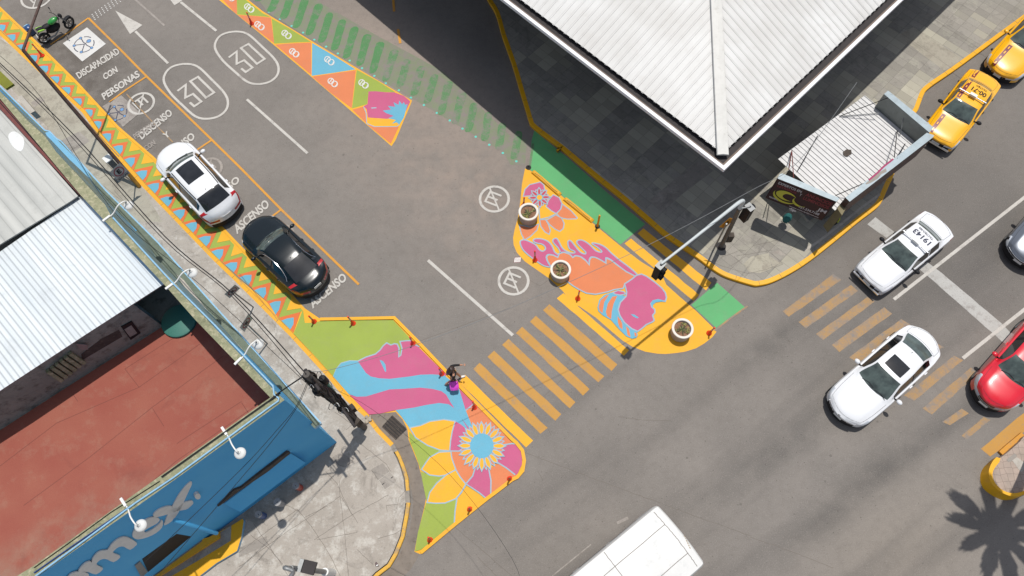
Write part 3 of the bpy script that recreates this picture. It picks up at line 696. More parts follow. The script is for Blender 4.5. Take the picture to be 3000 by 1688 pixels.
# cast cover in the pavement and the drain channel
b = MB(); g = [G(p_, .15) for p_ in P('n:1180,635 1285,558 1347,642 1237,722')]; b.prism(g, .15, .156, M['walk_light']); 
cvr = tag(b.build('manhole_cover', loc=g[0]), 'square light concrete manhole cover let into the corner sidewalk', 'manhole cover')
b = MB(); c_ = sum(g, Vector())/4; b.prism([c_.lerp(q_, .9) for q_ in g], .156, .1585, M['walk_patch']); b.build('cover_plate', cvr, loc=g[0]).location = (0,0,0)
for kx in (.35, -.35):
    b = MB(); u_ = (g[1]-g[0]).normalized(); b.box(c_ - g[0] + u_*kx*.55 + Vector((0,0,.011)), (.1,.025,.006), M['black'], ang(g[0], g[1])); b.build('handle', cvr)
# mud and wear in the gutter
b = MB(); 
for s_ in ('j:1105,1206 1200,1190 1320,1166 1380,1220 1445,1320 1400,1449 1320,1449 1200,1330','n:1385,130 1440,290 1480,392 1530,500 1556,600 1590,790 1578,860 1525,1080 1490,1240 1530,1262 1400,1449 1200,1449 1300,1380 1430,1120 1470,930 1480,830 1462,700 1440,600 1400,480 1350,380 1330,330 1330,120'):
    gg = [G(p_) for p_ in P(s_)]; b.poly(smooth(gg, True, 3), M['mud'], .002 if len(gg) < 11 else .003)
b.build('gutter_mud', road)
cracks(road, ['k:0,1449 300,1200 560,1050 800,820 1200,480','o:0,1290 160,1449','n:1600,830 2318,1449','j:1530,580 2318,290','o:1190,95 1400,125 1640,130','o:400,400 640,490 980,620 1300,740 1560,830','o:1600,850 2318,1110','k:440,60 530,110 600,60','o:510,560 555,640','o:580,170 620,250','q:0,1120 400,1260 700,1380'], .0025, .014)
# storm drain grating
dg = [G(p_) for p_ in P('n:1218,180 1300,88 1425,205 1335,290')]; c_ = sum(dg, Vector())/4
t = thing('storm_drain', 'rusty slotted storm drain grate in the gutter beside the mural', 'drain', c_)
b = MB(); b.prism([q_-c_ for q_ in dg], .004, .008, M['black']); b.build('pit', t)
b = MB(); u_ = (dg[1]-dg[0]); v_ = (dg[3]-dg[0])
for k in range(15): b.ribbon([dg[0]-c_ + v_*(k/14) + u_*.03, dg[0]-c_ + v_*(k/14) + u_*.97], .022, M['grime_and_shade'], .02)
for k in range(6): b.ribbon([dg[0]-c_ + u_*(k/5) , dg[3]-c_ + u_*(k/5)], .04, M['grime_and_shade'], .021)
b.build('grate', t)

# corner pavement under the white roof, with its wide yellow kerb
kr = GP('c:-60,-300 70,-10 150,130 205,320 290,560 360,800 405,950 432,1040 470,1100 700,1275 g:700,115 980,350 1240,560 1440,735 1600,870 1840,1030 1960,1120 2060,1185 2160,1225 2318,1272 h:60,1276 170,1250 330,1172 500,1062 700,905 900,740 1020,650 1085,590 1130,500 1160,430 1205,330 1250,150 1330,-100 d:1400,960 1425,900 1462,805 1500,765 1560,720 1700,625 1900,480 2318,172 2600,-30 3000,-300')
kr = smooth(kr, False, 3)
b = MB(); b.prism(offset(kr, .2) + [Vector((60, 60, 0)), Vector((-20, 80, 0))], 0, .147, M['walk_right'])
sw2 = tag(b.build('sidewalk'), 'corner pavement of concrete tiles under the white roof', kind='structure')
kerb(kr, .2, .15, 'kerb_yellow_bright', sw2)
for pts, m_ in (('g:1460,540 1650,380 1880,200 2000,290 1760,470 1560,640','walk_patch'),('d:1380,230 1800,500 1640,600 1240,300','walk_upper'),('v:350,1400 470,1340 620,1449','walk_patch'),('r:2040,1090 2250,1230 2110,1300','walk_upper'),
                ('h:0,1020 150,990 180,1120 80,1160 -20,1150 -60,1080','walk_upper')):
    walk_patch(sw2, pts, m_, .1495)
cracks(sw2, ['r:1230,1130 1560,1000 1660,1010','r:1500,1100 1700,1070 2100,1000','r:2090,1060 2280,1240 2110,1310','r:1400,1270 1660,1100','r:1580,1230 1450,1110','r:1140,1230 1450,1340 1700,1400 2000,1330 2200,1250','d:1200,230 1850,680','d:1560,170 2010,460','h:20,930 220,880'], .1512, .012)
b = MB(); b.ribbon([G(p_, .151) for p_ in P('v:900,1360 1130,1215 1530,910 1860,640 2190,400')], .10, M['walk_light'], .1518); b.build('edging_strip', sw2)

# median at the lower right: high yellow kerb round hexagonal paving
def paver_mat():
    n = NT('hexagonal_paving', .9); v = n.n('ShaderNodeTexVoronoi', feature='DISTANCE_TO_EDGE'); n.set(v.inputs['Vector'], n.pos); v.inputs['Scale'].default_value = 4.2; v.inputs['Randomness'].default_value = .35
    c = n.mix(n.ramp(n.noise(2, 5), .35, .7), rgb(186,166,152), rgb(160,146,134))
    return n.out(n.mix(n.ramp(v.outputs['Distance'], .01, .035, .7, 0), c, rgb(96,84,76)))
M['pavers'] = paver_mat()
med_o = GP('x:470,610 410,630 340,700 270,760 225,820 195,900 188,990 200,1070 240,1150 300,1210 400,1280 480,1320 560,1355 640,1365 760,1350 870,1310 1000,1240 1200,1120 1500,900 1900,560')
med_i = [G(p_, .42) for p_ in P('x:550,620 530,690 470,760 425,830 408,900 420,980 450,1050 500,1110 560,1165 630,1205 700,1230 780,1240 870,1230 1000,1190 1200,1090 1500,870 1900,540')]
med_i2 = med_i + [G((3200, 1150), .3)] + [G(p_, .3) for p_ in P('x:950,250 890,330 700,500 580,590')]
b = MB(); b.prism(med_i2, 0, .30, M['pavers']); med = tag(b.build('median'), 'raised traffic median with hexagonal paving', kind='structure')
NN = 17
def resamp(pts, n_):
    L = [0]
    for a, c in zip(pts, pts[1:]): L.append(L[-1] + (c-a).length)
    out = []
    for k in range(n_):
        t = L[-1]*k/(n_-1); i = 0
        while i < len(L)-2 and L[i+1] < t: i += 1
        out.append(pts[i].lerp(pts[i+1], (t-L[i])/(L[i+1]-L[i] + 1e-9)))
    return out
mo = resamp(med_o, 60); mt = resamp([G(p_, .42) for p_ in P('x:480,600 420,660 375,740 345,830 345,920 360,1000 400,1080 470,1150 560,1220 640,1260 720,1288 790,1298 880,1290 1000,1250 1200,1150 1500,930 1900,590')], 60); mi_ = resamp(med_i, 60)
b = MB(); rows = [[Vector((q_.x,q_.y,0)) for q_ in mo], [Vector((q_.x,q_.y,.42)) for q_ in mt], [Vector((q_.x,q_.y,.42)) for q_ in mi_], [Vector((q_.x,q_.y,.25)) for q_ in mi_]]
b.add([v for r in rows for v in r], [[r*60+i, (r+1)*60+i, (r+1)*60+i+1, r*60+i+1][::-1] for r in range(3) for i in range(59)], M['kerb_yellow_bright']); b.build('kerb', med, sm=50)
kerb(GP('x:560,575 700,450 880,300 950,240'), .17, .12, 'amber', med)
b = MB(); b.poly([G(p_, .306) for p_ in P('x:760,660 840,600 966,690 1000,800 910,870 840,770')], M['walk_light'], .306); b.poly([G(p_, .304) for p_ in P('x:650,650 800,530 850,580 740,680 690,690')], M['walk_patch'], .304); b.build('patch', med)

# ------------------------------------------------------------------ blue corner shop on the left
M['red_roof'] = None
def red_roof():
    n = NT('red_roof_paint', .8, spec=.3)
    c = n.mix(n.ramp(n.noise(.5, 5), .3, .7), rgb(156,82,69), rgb(166,100,82))
    c0 = G(P('m:500,1300')[0], 3.9); c = n.mix(n.math('MULTIPLY', n.spot(c0, 5.5, 1.6, AV), n.ramp(n.noise(1.1, 6, rough=.7), .38, .62)), c, rgb(158,134,116))
    c = n.mix(n.ramp(n.noise(1.3, 6, rough=.72), .52, .72, 0, .45), c, rgb(172,134,114)); c = n.mix(n.ramp(n.noise(.8, 5, rough=.7, dist=.6), .56, .70, 0, .4), c, rgb(134,72,62))
    c = n.mix(n.ramp(n.noise(40, 2, rough=.8), .4, .8, 0, .35), c, rgb(120,60,52))
    n.bump(n.noise(25, 3), .003, .5); return n.out(c)
M['red_roof'] = red_roof(); M['seam_red'] = simple('seam_red', rgb(124,68,58), .9)
M['lichen'] = concrete('mossy_render', rgb(138,142,112), rgb(168,166,134), rgb(196,188,158), 3)
M['ledge_green'] = concrete('weathered_green_render', rgb(112,124,110), rgb(122,132,116), rgb(132,142,128), 2)
def chipped(name, c1, c2, c3):
    n = NT(name, .75); c = n.mix(n.ramp(n.noise(.8, 5), .3, .7), c1, c2)
    c = n.mix(n.ramp(n.noise(6, 6, rough=.75), .66, .70, 0, .8), c, c3); n.bump(n.noise(30, 3), .003, .4); return n.out(c)
M['wall_blue'] = chipped('wall_blue_paint', rgb(74,180,240), rgb(88,188,242), rgb(100,180,220))
M['ledge_blue'] = chipped('ledge_blue_paint', rgb(112,176,214), rgb(128,186,216), rgb(160,190,190))
M['pale_blue'] = simple('pale_blue_trim', rgb(150,200,232), .5, var=.2, scale=12)
M['navy'] = simple('navy_cable', rgb(30,60,120), .5)
M['maroon'] = simple('maroon_gutter', rgb(124,60,54), .6, var=.25, scale=6)
M['grey_wall'] = concrete('grey_render', rgb(148,147,137), rgb(166,164,152), rgb(104,100,90), 1.2)
M['roofA'] = corrugated('grey_sheet_roof', rgb(206,206,200), rgb(186,187,182), ST, .36, .5, .012, .35)
M['roofB'] = corrugated('white_sheet_roof', rgb(232,238,240), rgb(216,224,228), ST, .17, .4, .014, .55)
M['dark_glass'] = simple('dark_glass', (.012,.014,.017,1), .08)
ZP, ZB, ZR, ZL = 6.5, 6.0, 3.85, 3.5
o_top = P('w:-500,-60 0,445 240,700 400,845 500,985 700,1200 930,1449 e:960,705 i:1490,85 1780,420 2318,985 s:345,722 y:1690,0 50,1159') + [(-300, 1975)]
i_top = [(-300, 1900)] + P('y:0,1035 m:1300,640 2318,-85 i:2292,1055 1660,400 1400,105 e:690,505 w:-0,510 -500,0')
pl_o = [G(q_, ZP) for q_ in o_top]; pl_i = [G(q_, ZP) for q_ in i_top]
shop = thing('corner_shop', 'blue corner shop with red flat roof and white sheet roofs', 'building', (pl_o[9].x, pl_o[9].y, 0))
SL = shop.location.copy()
def sb(b_, name, parent=shop, label=None, sm=None):
    o = b_.build(name, parent, sm=sm, loc=SL)
    o.location = (0,0,0) if parent is shop else (0,0,0)
    if label: o['label'] = label
    return o
b = MB(); b.prism(pl_o + pl_i, 0.02, ZP, M['lichen'], side=M['wall_blue']); sb(b, 'wall')
M['street_wall'] = chipped('weathered_street_wall', rgb(150,160,134), rgb(128,178,200), rgb(214,212,200))
sk_ = pl_o[1:10]; sk2 = offset(sk_, .004); sk2 = sk2 if (sk2[4]-sk_[4]).x > 0 else offset(sk_, -.004)
b = MB(); b.add([Vector((q_.x,q_.y,ZL)) for q_ in sk2] + [Vector((q_.x,q_.y,ZP-.01)) for q_ in sk2], [[k, k+1, 10-1+k+1, 10-1+k] for k in range(8)], M['street_wall']); sb(b, 'wall_skin')
b = MB(); b.prism([Vector((q_.x,q_.y,0)) for q_ in pl_i] + [Vector((-45,10,0))], 0.02, ZR-.004, M['grey_wall']); sb(b, 'roof_slab')
rb = [G(q_, ZR) for q_ in P('i:-900,1915 0,1335 700,885 1380,455')] + [Vector((pl_i[k].x, pl_i[k].y, ZR)) for k in (6,5,4,3,2,1,0)]
b = MB(); b.poly(rb, M['red_roof'], ZR+.002); red = sb(b, 'roof', label='red painted flat roof')
b = MB()
for s_ in ('i:1060,815 1380,610 1560,500','i:1060,815 1180,970','m:-60,560 480,150 i:1180,970 1700,600','m:200,850 760,440 1300,10 i:1900,700','i:1295,1150 1390,1300','m:700,1100 1180,740 1500,470 2318,-100','i:2050,1100 2110,1190','i:620,1030 660,1090','i:1500,1449 2050,1090'):
    b.ribbon([G(q_, ZR+.004) for q_ in P(s_)], .018, M['seam_red'], ZR+.004)
sb(b, 'roof_seams')
# wall of the white-roofed part, seen over the red roof
wl = [G(q_, ZR) for q_ in P('i:-900,1905 0,1330 700,880 1380,450')]
b = MB(); b.prism(wl + offset(wl, .25)[::-1], ZR, ZB-.1, M['grey_wall']); sb(b, 'rear_wall')
nrm = (wl[2]-wl[1]).normalized(); out_ = Vector((nrm.y, -nrm.x, 0)); 
def onwall(pt, d=.03):
    uv = P(pt)[0]; dd = X_*((uv[0]-1500)/F) + Y_*((uv[1]-844)/F) + zc; o0 = Vector((0,0,H)); pp = wl[1] + out_*d
    t_ = (pp - o0).dot(out_)/dd.dot(out_); return o0 + dd*t_
def wallpoly(b_, pts, mat, d, th=.03):
    g_ = [onwall(x_, d) for x_ in pts]; N = len(g_); bk = [q_ - out_*th for q_ in g_]
    b_.add(g_ + bk, [list(range(N))] + [[i, i+N, (i+1) % N + N, (i+1) % N] for i in range(N)], mat)
b = MB(); wallpoly(b, ['i:1030,460','i:1120,410','i:1195,510','i:1110,570'], M['black'], .06, .05); wallpoly(b, ['i:1055,480','i:1115,445','i:1165,510','i:1105,545'], M['walk_patch'], .065, .01); sb(b, 'wall_window')
b = MB()
for k in range(6):
    x0 = 395+k*38; y0 = 850-k*30; wallpoly(b, ['i:%d,%d' % (x0, y0), 'i:%d,%d' % (x0+26, y0-18), 'i:%d,%d' % (x0+150, y0+62), 'i:%d,%d' % (x0+125, y0+84)], M['lichen'], .12, .1)
sb(b, 'stacked_slats')
b = MB(); wallpoly(b, ['i:640,600','i:740,610','i:750,650','i:690,655'], M['grey_steel'], .1, .03); wallpoly(b, ['i:860,560','i:1010,480','i:1040,540','i:700,740','i:690,690'], M['grime_and_shade'], .02, .01); sb(b, 'wall_ducts')
# roofs
def sheet(name, pts, z, th, mat, label=None, dz=None):
    b_ = MB(); b_.prism([G(q_, z) for q_ in P(pts)], z-th, z, mat, side=M['grey_steel']); return sb(b_, name, label=label)
sheet('roof', 'e:-900,1600 -900,1560 0,978 695,497 e:1398,1248 i:700,540 0,1000 -900,1560', ZB, .05, M['roofB'], 'white corrugated sheet roof')
sheet('roof', 'w:-900,400 0,590 60,660 690,1372 620,1420 0,1800 -900,2350', ZB+.16, .05, M['roofA'], 'older grey corrugated sheet roof')
b = MB(); b.prism([G(q_, ZB+.3) for q_ in P('w:-500,0 0,500 340,860 738,1305 700,1362 0,600 -500,120')], ZB, ZB+.3, M['maroon']); b.ribbon([G(q_, ZB+.304) for q_ in P('w:-500,60 0,545 715,1345')], .03, M['black'], ZB+.304); sb(b, 'gutter')
b = MB(); b.poly(smooth([G(q_, ZB+.164) for q_ in P('w:75,830 130,800 200,850 215,900 195,970 150,965 90,900')], True, 3), simple('white_sealant', rgb(236,238,236), .7, var=.1, scale=4), ZB+.164); sb(b, 'roof_mend')
b = MB(); 
dsc = [G(q_, ZR+.14) for q_ in P('i:1512,402')]; rr_ = (G(P('i:1658,402')[0], ZR+.14) - dsc[0]).length
b.lathe([(0,ZR+.14),(rr_*.92,ZR+.14),(rr_,ZR+.11),(rr_,ZR)][::-1], simple('teal_fibreglass', rgb(60,126,112), .6, var=.15, scale=20), (dsc[0].x, dsc[0].y, 0), 40)
o = b.build('tank_lid', None, sm=40, loc=(dsc[0].x, dsc[0].y, ZR)); tag(o, 'round teal tank lid lying on the corner of the red roof', 'tank lid')
# ledge (marquee slab) over the sidewalk
lo = P('w:-500,-80 0,400 395,790') ; lo2 = P('w:395,790 435,798 500,865 e:520,40 900,460 1340,900 1830,1449 s:1032,1160 905,1255')
li = P('s:840,1180 0,240 i:2070,700 1480,20 e:1200,900 950,650 640,330 370,10 w:390,825 0,435 -500,-40')
b = MB(); b.prism([G(q_, ZL) for q_ in lo + lo2[1:]] + [G(q_, ZL) - (Vector((.35,.28,0)) if n__ else Vector()) for n__, q_ in enumerate(li)], ZL-.18, ZL, M['ledge_green'], side=M['pale_blue']); sb(b, 'ledge')
b = MB(); b.poly([G(q_, ZL+.004) for q_ in P('w:400,812 440,800 500,868 760,1130 e:830,470 900,560 1010,650 950,660 640,330 w:480,960')], M['ledge_blue'], ZL+.004); sb(b, 'ledge_paint'); b = MB()
b.poly([G(q_, ZL+.005) for q_ in P('j:10,790 90,850 390,1130 600,1290 560,1280 370,1130 0,880')], M['ledge_blue'], ZL+.005); sb(b, 'ledge_paint')
b = MB(); b.poly([G(q_, ZL+.006) for q_ in P('i:1490,5 1560,60 1830,405 1815,410 1640,230')], M['walk_light'], ZL+.006); sb(b, 'ledge_mend'); b = MB(); b.poly([G(q_, ZL+.006) for q_ in P('i:1840,430 1880,450 2060,650 2050,660')], M['walk_light'], ZL+.006); sb(b, 'ledge_mend'); b = MB()
b.poly([G(q_, ZL+.007) for q_ in P('e:985,655 1010,650 1160,800 1140,815 1015,690')], M['wall_blue'], ZL+.007); sb(b, 'ledge_mend')
b = MB(); b.ribbon([G(q_, ZL+.01) for q_ in lo + lo2[1:-1]], .05, M['pale_blue'], ZL+.01); sb(b, 'ledge_edge')
for pts in ('w:-100,330 0,385 60,450 40,425 ',): pass
b = MB(); b.prism([G(q_, ZL-.5) for q_ in P('w:150,500 190,480 310,620 270,640')], ZL-.9, ZL-.5, M['walk_light']); b.prism([G(q_, ZL-.5) for q_ in P('w:0,265 120,380 50,425 -60,330')], ZL-.6, ZL-.5, simple('olive_awning', rgb(128,130,30), .8, var=.2)); sb(b, 'awning')
# pipes and cables along the parapets
def tube_obj(name, pts, z, r, mat, parent=None, n=6):
    b_ = MB(); b_.tube([G(q_, z) for q_ in pts], r, M[mat], n); return sb(b_, name, parent or shop)
tube_obj('pipe', P('e:960,690 i:1480,100 1820,440 2318,960 s:150,620 235,690 230,740 100,830 y:1640,0 1190,300 20,1159'), ZP+.04, .028, 'pale_blue')
tube_obj('cable', P('y:1600,20 1140,330 500,770 0,1120'), ZP+.03, .02, 'navy'); tube_obj('cable', P('y:1480,40 900,410 450,740 0,1060'), ZP+.02, .013, 'black')
tube_obj('cable', P('s:270,590 180,650 0,770 y:1500,-10'), ZP+.06, .02, 'black')
# facade plane towards the avenue
A0 = G(P('s:345,722')[0], ZP); B0 = G(P('y:50,1159')[0], ZP); fd = (B0-A0); fd.z = 0; fd.normalize(); fn = Vector((-fd.y, fd.x, 0))
if fn.dot(Vector((1,-1,0))) < 0: fn = -fn
def onf(uv, d=.0):
    dd = X_*((uv[0]-1500)/F) + Y_*((uv[1]-844)/F) + zc; o0 = Vector((0,0,H)); return o0 + dd*(((A0 + fn*d) - o0).dot(fn)/dd.dot(fn))
def fprism(b_, uvs, mat, d0, d1, sm=0, side=None):
    g_ = [onf(q_, d1) for q_ in uvs]
    if sm: g_ = smooth(g_, True, sm)
    h_ = [Vector((p_.dot(fd), p_.z, 0)) for p_ in g_]; tr = tessellate_polygon([h_]); N = len(g_); bk = [q_ - fn*(d1-d0) for q_ in g_]
    fs = []
    for t_ in tr:
        nn = (g_[t_[1]]-g_[t_[0]]).cross(g_[t_[2]]-g_[t_[0]]); fs.append(list(t_) if nn.dot(fn) > 0 else list(t_)[::-1])
    b_.add(g_, fs, mat); b_.add(g_ + bk, [[i, i+N, (i+1) % N + N, (i+1) % N] for i in range(N)], side or mat)
M['letter'] = simple('letter_white', rgb(238,236,232), .6, var=.12, scale=5)
for pts in ('y:1845,45 1862,72 1832,140 1790,230 1725,370 1665,465 1600,530 1535,562 1545,520 1580,430 1640,320 1700,210 1775,110','y:1408,430 1460,380 1540,345 1610,335 1650,352 1695,352 1750,300 1820,276 1862,272 1878,300 1840,342 1790,375 1690,392 1600,424 1500,452 1420,466',
            'y:1160,680 1190,600 1260,530 1350,480 1420,464 1472,482 1478,505 1440,545 1370,580 1300,625 1310,648 1340,640 1410,600 1480,540 1505,500 1522,530 1505,590 1440,650 1340,700 1230,727 1180,712',
            'y:870,852 910,790 980,730 1060,698 1130,716 1210,770 1200,800 1130,850 1060,812 1000,816 950,852 930,888 1010,920 1005,950 935,995 860,962 800,960 750,992 738,1030 802,1062 806,1086 730,1140 640,1112 560,1108 522,1108 550,1060 600,1010 662,986 680,1000 690,955 740,892 800,862','y:400,1170 460,1122 550,1108 642,1135 640,1200 600,1300 380,1240'):
    b = MB(); fprism(b, P(pts), M['letter'], .02, .06, 2); sb(b, 'sign_letter')
b = MB(); c_ = P('y:1930,222')[0]; fprism(b, [(c_[0]+8.4*math.cos(k*.45), c_[1]+8.4*math.sin(k*.45)) for k in range(14)], M['letter'], .02, .12)
sb(b, 'sign_letter')
b = MB(); fprism(b, P('y:1275,960 1680,662 1852,692 1345,1112'), M['black'], -.02, .02); sb(b, 'doorway')
b = MB(); fprism(b, P('y:1190,1040 1250,990 1340,1110 1290,1159 1255,1159'), M['grey_steel'], 0, .05); sb(b, 'door_frame')
b = MB(); b.tube([onf(P('y:1655,498')[0], .22), onf(P('y:1850,560')[0], .45), onf(P('y:2150,652')[0], .55)], .07, M['wall_blue'], 8); sb(b, 'canopy_rail', sm=60)
b = MB()
vs_, fs = text_mesh('102', .03)
qa, qb, qc = onf(P('y:1905,572')[0], .012), onf(P('y:2112,442')[0], .012), onf(P('y:1880,545')[0], .012)
b.add([qa + (qb-qa)*x + (qc-qa)*y for x, y in vs_], fs, M['navy']); sb(b, 'house_number')
b = MB(); fprism(b, P('n:20,700 200,560 415,398 440,405 250,560 0,730 m:1870,850 1850,860 1990,720'), M['grime_and_shade'], 0, .10); sb(b, 'recess_shade')  # dark strip stands in for the shade deep in the window recess
b = MB(); wp = [onf(q_, .04) for q_ in P('n:440,408 -25,735 m:1900,840')] 
top_ = [onf(q_, .05) for q_ in P('n:440,408 m:1900,835')]; bot_ = [onf(q_, .32) for q_ in P('n:568,488 m:2040,905')]
b.add([top_[0], top_[1], bot_[1], bot_[0], onf(P('n:568,488')[0], .0), onf(P('m:2040,905')[0], .0)], [[0,1,2,3],[3,2,5,4],[0,3,4],[1,5,2]], M['wall_blue']); sb(b, 'sloping_sill')
# entrance steps with yellow edges
zz = .15
for pts, z1, m_ in (('y:2456,482 2472,505 2445,690 2392,862 2150,1005 1950,1159 1800,1300 1500,1300 1480,1159 2180,640 2330,560','.45','kerb_yellow_bright'),):
    b = MB(); b.prism([G(q_, .33) for q_ in P(pts)], zz, .33, M[m_], side=M['pale_blue']); st_ = thing('entrance_steps', 'yellow edged entrance steps below the doorway of the shop', 'steps', G(P('y:2200,800')[0], .15)); SL2 = st_.location.copy()
    o = b.build('lower_step', st_, loc=SL2); o.location = (0,0,0)
b = MB(); b.poly([G(q_, .334) for q_ in P('y:2325,562 2318,742 1960,960 1620,1159 1500,1240 1440,1200 2195,642')], M['walk_patch'], .334); o = b.build('landing', st_, loc=SL2); o.location = (0,0,0)
b = MB(); b.prism([G(q_, .48) for q_ in P('y:2175,640 2180,710 1480,1159 1250,1300 1200,1300 1330,1130 1850,720 1975,722 2060,700')], .33, .48, M['kerb_yellow']); o = b.build('upper_step', st_, loc=SL2); o.location = (0,0,0)
b = MB(); b.ribbon([G(q_, .483) for q_ in P('y:1980,740 1410,1159')], .05, M['grey_wall'], .483); o = b.build('step_joint', st_, loc=SL2); o.location = (0,0,0)

# gooseneck lamps on the parapet
def goose(shade, foot, lab):
    s0 = G(P(shade)[0], 6.45); f0 = G(P(foot)[0], ZP)
    t = thing('wall_lamp', lab, 'lamp', f0, 0, 'white gooseneck lamps on the shop parapet')
    d = (s0 - f0)
    b_ = MB(); mid = [Vector((0,0,0)), Vector((0,0,.05)) + d*.25 , Vector((0,0,.22)) + d*.65, Vector((d.x, d.y, .16)), Vector((d.x, d.y, .02))]
    b_.tube(smooth(mid, False, 5), .022, M['white_enamel'], 8); b_.build('arm', t, sm=60)
    b_ = MB(); u_ = Vector((d.x, d.y, 0)).normalized(); b_.box(-u_*.12 + Vector((0,0,.03)), (.28,.07,.05), M['white_enamel'], math.atan2(u_.y, u_.x)); b_.build('bracket', t)
    b_ = MB(); b_.lathe([(.17,-.10),(.165,-.075),(.12,-.03),(.07,.0),(.05,.02),(.045,.06),(0,.065)], M['white_enamel'], (d.x, d.y, d.z+.04), 24); b_.lathe([(.165,-.095),(.02,-.02)], M['white_enamel'], (d.x,d.y,d.z+.04), 24); sh = b_.build('lamp_shade', t, sm=40)
    b_ = MB(); b_.lathe([(.03,.06),(.03,.10),(0,.10)], M['grey_steel'], (d.x,d.y,d.z+.04), 10); b_.build('cap', t, sm=40)
goose('e:1085,578','e:935,680','white gooseneck lamp on the parapet beside the old grey sheet roof'); goose('e:1625,1152','e:1470,1255','white gooseneck lamp with rusty arm by the lower end of the white sheet roof')
goose('i:2188,598','i:2050,725','white gooseneck lamp above the sidewalk, beside the red roof near the cable pole'); goose('m:2032,402','m:1925,245','white gooseneck lamp over the blue facade, right of the big letters'); goose('m:1185,1018','m:1070,850','white gooseneck lamp over the blue facade, above the letter e')

# three posts in the shade of the facade
for px, c_, m_, lab in (('p:910,312', (.30,.04,.03,1), 'red', 'short red post with grey round top, nearest the shop corner'),('p:518,660', rgb(150,152,156), 'grey', 'short wide grey post between the red and the blue one'),('p:118,920', (.03,.07,.2,1), 'blue', 'short dark blue post with grey round top beside the yellow steps')):
    g0 = G(P(px)[0], .75); t = thing('round_post', lab, 'post', (g0.x, g0.y, .15), 0, 'short round posts along the blue facade')
    r_ = .125 if m_ != 'grey' else .14
    b = MB(); b.lathe([(r_*.93,0),(r_*.97,.5),(r_,.56)], simple('post_'+m_, c_, .5), n=24); b.build('body', t, sm=40)
    b = MB(); b.lathe([(r_*1.02,.55),(r_*1.02,.58),(r_*.96,.60),(r_*.9,.59),(.02,.59),(.015,.57)], simple('post_top', rgb(170,168,168), .7, var=.2, scale=10), n=24); b.build('top', t, sm=40)

# ------------------------------------------------------------------ big white roof on the right
ZE = 5.76
M['white_roof'] = None
def wr():
    n = NT('white_roof_sheet', .5, spec=.4); c = n.mix(n.ramp(n.noise(.7, 5), .3, .7), rgb(232,231,228), rgb(218,216,212))
    c = n.mix(n.ramp(n.noise(2.5, 6, rough=.7), .55, .8, 0, .4), c, rgb(205,196,186)); c = n.mix(n.ramp(n.noise(.35, 3), .4, .65, 0, .3), c, rgb(206,202,196)); c = n.mix(n.ramp(n.noise(5.5, 5, rough=.7), .68, .76, 0, .5), c, rgb(176,162,146)); return n.out(c)
M['white_roof'] = wr()
M['old_fascia'] = simple('flaking_white_fascia', rgb(246,246,248), .6, var=.08, scale=5, dirt=(rgb(200,206,208), .8))
M['soffit'] = simple('dark_gutter', rgb(58,52,52), .8, var=.3, scale=3)
M['brown_wall'] = concrete('brown_stained_wall', rgb(96,82,70), rgb(120,104,88), rgb(72,66,62), 1.5)
cor = G((2121.5, 498.5), ZE); Le = G(P('c:215,0')[0], ZE); Re = G(P('d:1290,0')[0], ZE)
dl = (Le-cor); dl.z = 0; dl.normalize(); dr = (Re-cor); dr.z = 0; dr.normalize()
FARL, FARR = 34, 30
nl = Vector((-dl.y, dl.x, 0)); nl = nl if nl.dot(dr) > 0 else -nl
nr = Vector((-dr.y, dr.x, 0)); nr = nr if nr.dot(dl) > 0 else -nr
def inset(d):  # plan corner moved in by d from both eaves
    return cor + (dl + dr*0)*0 + (lambda A: A)(dl*(d/ max(1e-6, dl.dot(nr))) + dr*(d/max(1e-6, dr.dot(nl))))
hall = thing('market_hall', 'big hall with white hipped sheet roof and flaking white eaves', 'building', (inset(.0).x, inset(.0).y, 0)); HL = hall.location.copy()
def hb(b_, name, parent=hall, sm=None):
    o = b_.build(name, parent, sm=sm, loc=HL); o.location = (0,0,0); return o
def Lring(d0, d1, z0, z1, mat, name):
    b_ = MB(); a, c = inset(d0), inset(d1); b_.prism([a + dl*FARL, a, a + dr*FARR, c + dr*FARR, c, c + dl*FARL], z0, z1, mat); return hb(b_, name)
Lring(0, .13, ZE-.14, ZE, M['old_fascia'], 'fascia'); Lring(.132, .20, ZE-.14, ZE-.03, simple('brown_edge', rgb(120,104,92), .8), 'inner_fascia'); Lring(.203, .75, ZE-.17, ZE-.13, M['soffit'], 'gutter')
Lring(5.0, 5.25, .15, ZE-.25, M['brown_wall'], 'wall')
b = MB(); a = inset(.1); b.prism([a, a+dr*FARR, a+dl*FARL+dr*FARR, a+dl*FARL], ZE-.24, ZE-.20, M['soffit']); hb(b, 'soffit')
# slope that puts the hip where it stands
hipx = P('c:2072,1315 2200,0'); e0 = .46
best = None
for k in range(4, 60):
    sl_ = k*.01; bis = inset(10) - inset(0); q_ = inset(e0) + bis; q_ = Vector((q_.x, q_.y, ZE + .05 + sl_*10))
    cc = Matrix((X_, Y_, zc)) @ (q_ - Vector((0,0,H))); u_, v_ = 1500 + F*cc.x/cc.z, 844 + F*cc.y/cc.z
    x_line = hipx[0][0] + (hipx[1][0]-hipx[0][0])*(v_-hipx[0][1])/(hipx[1][1]-hipx[0][1]); err = abs(u_-x_line)
    if best is None or err < best[0]: best = (err, sl_)
SLP = min(.35, best[1])
def rp(side, s_, d):  # point on a roof slope: s_ metres along the eave from the corner, d metres in
    base = inset(e0); dd, nn = (dl, nl) if side == 0 else (dr, nr)
    q_ = base + dd*s_ + nn*d; return Vector((q_.x, q_.y, ZE + .05 + SLP*d))
hipd = inset(1) - inset(0)
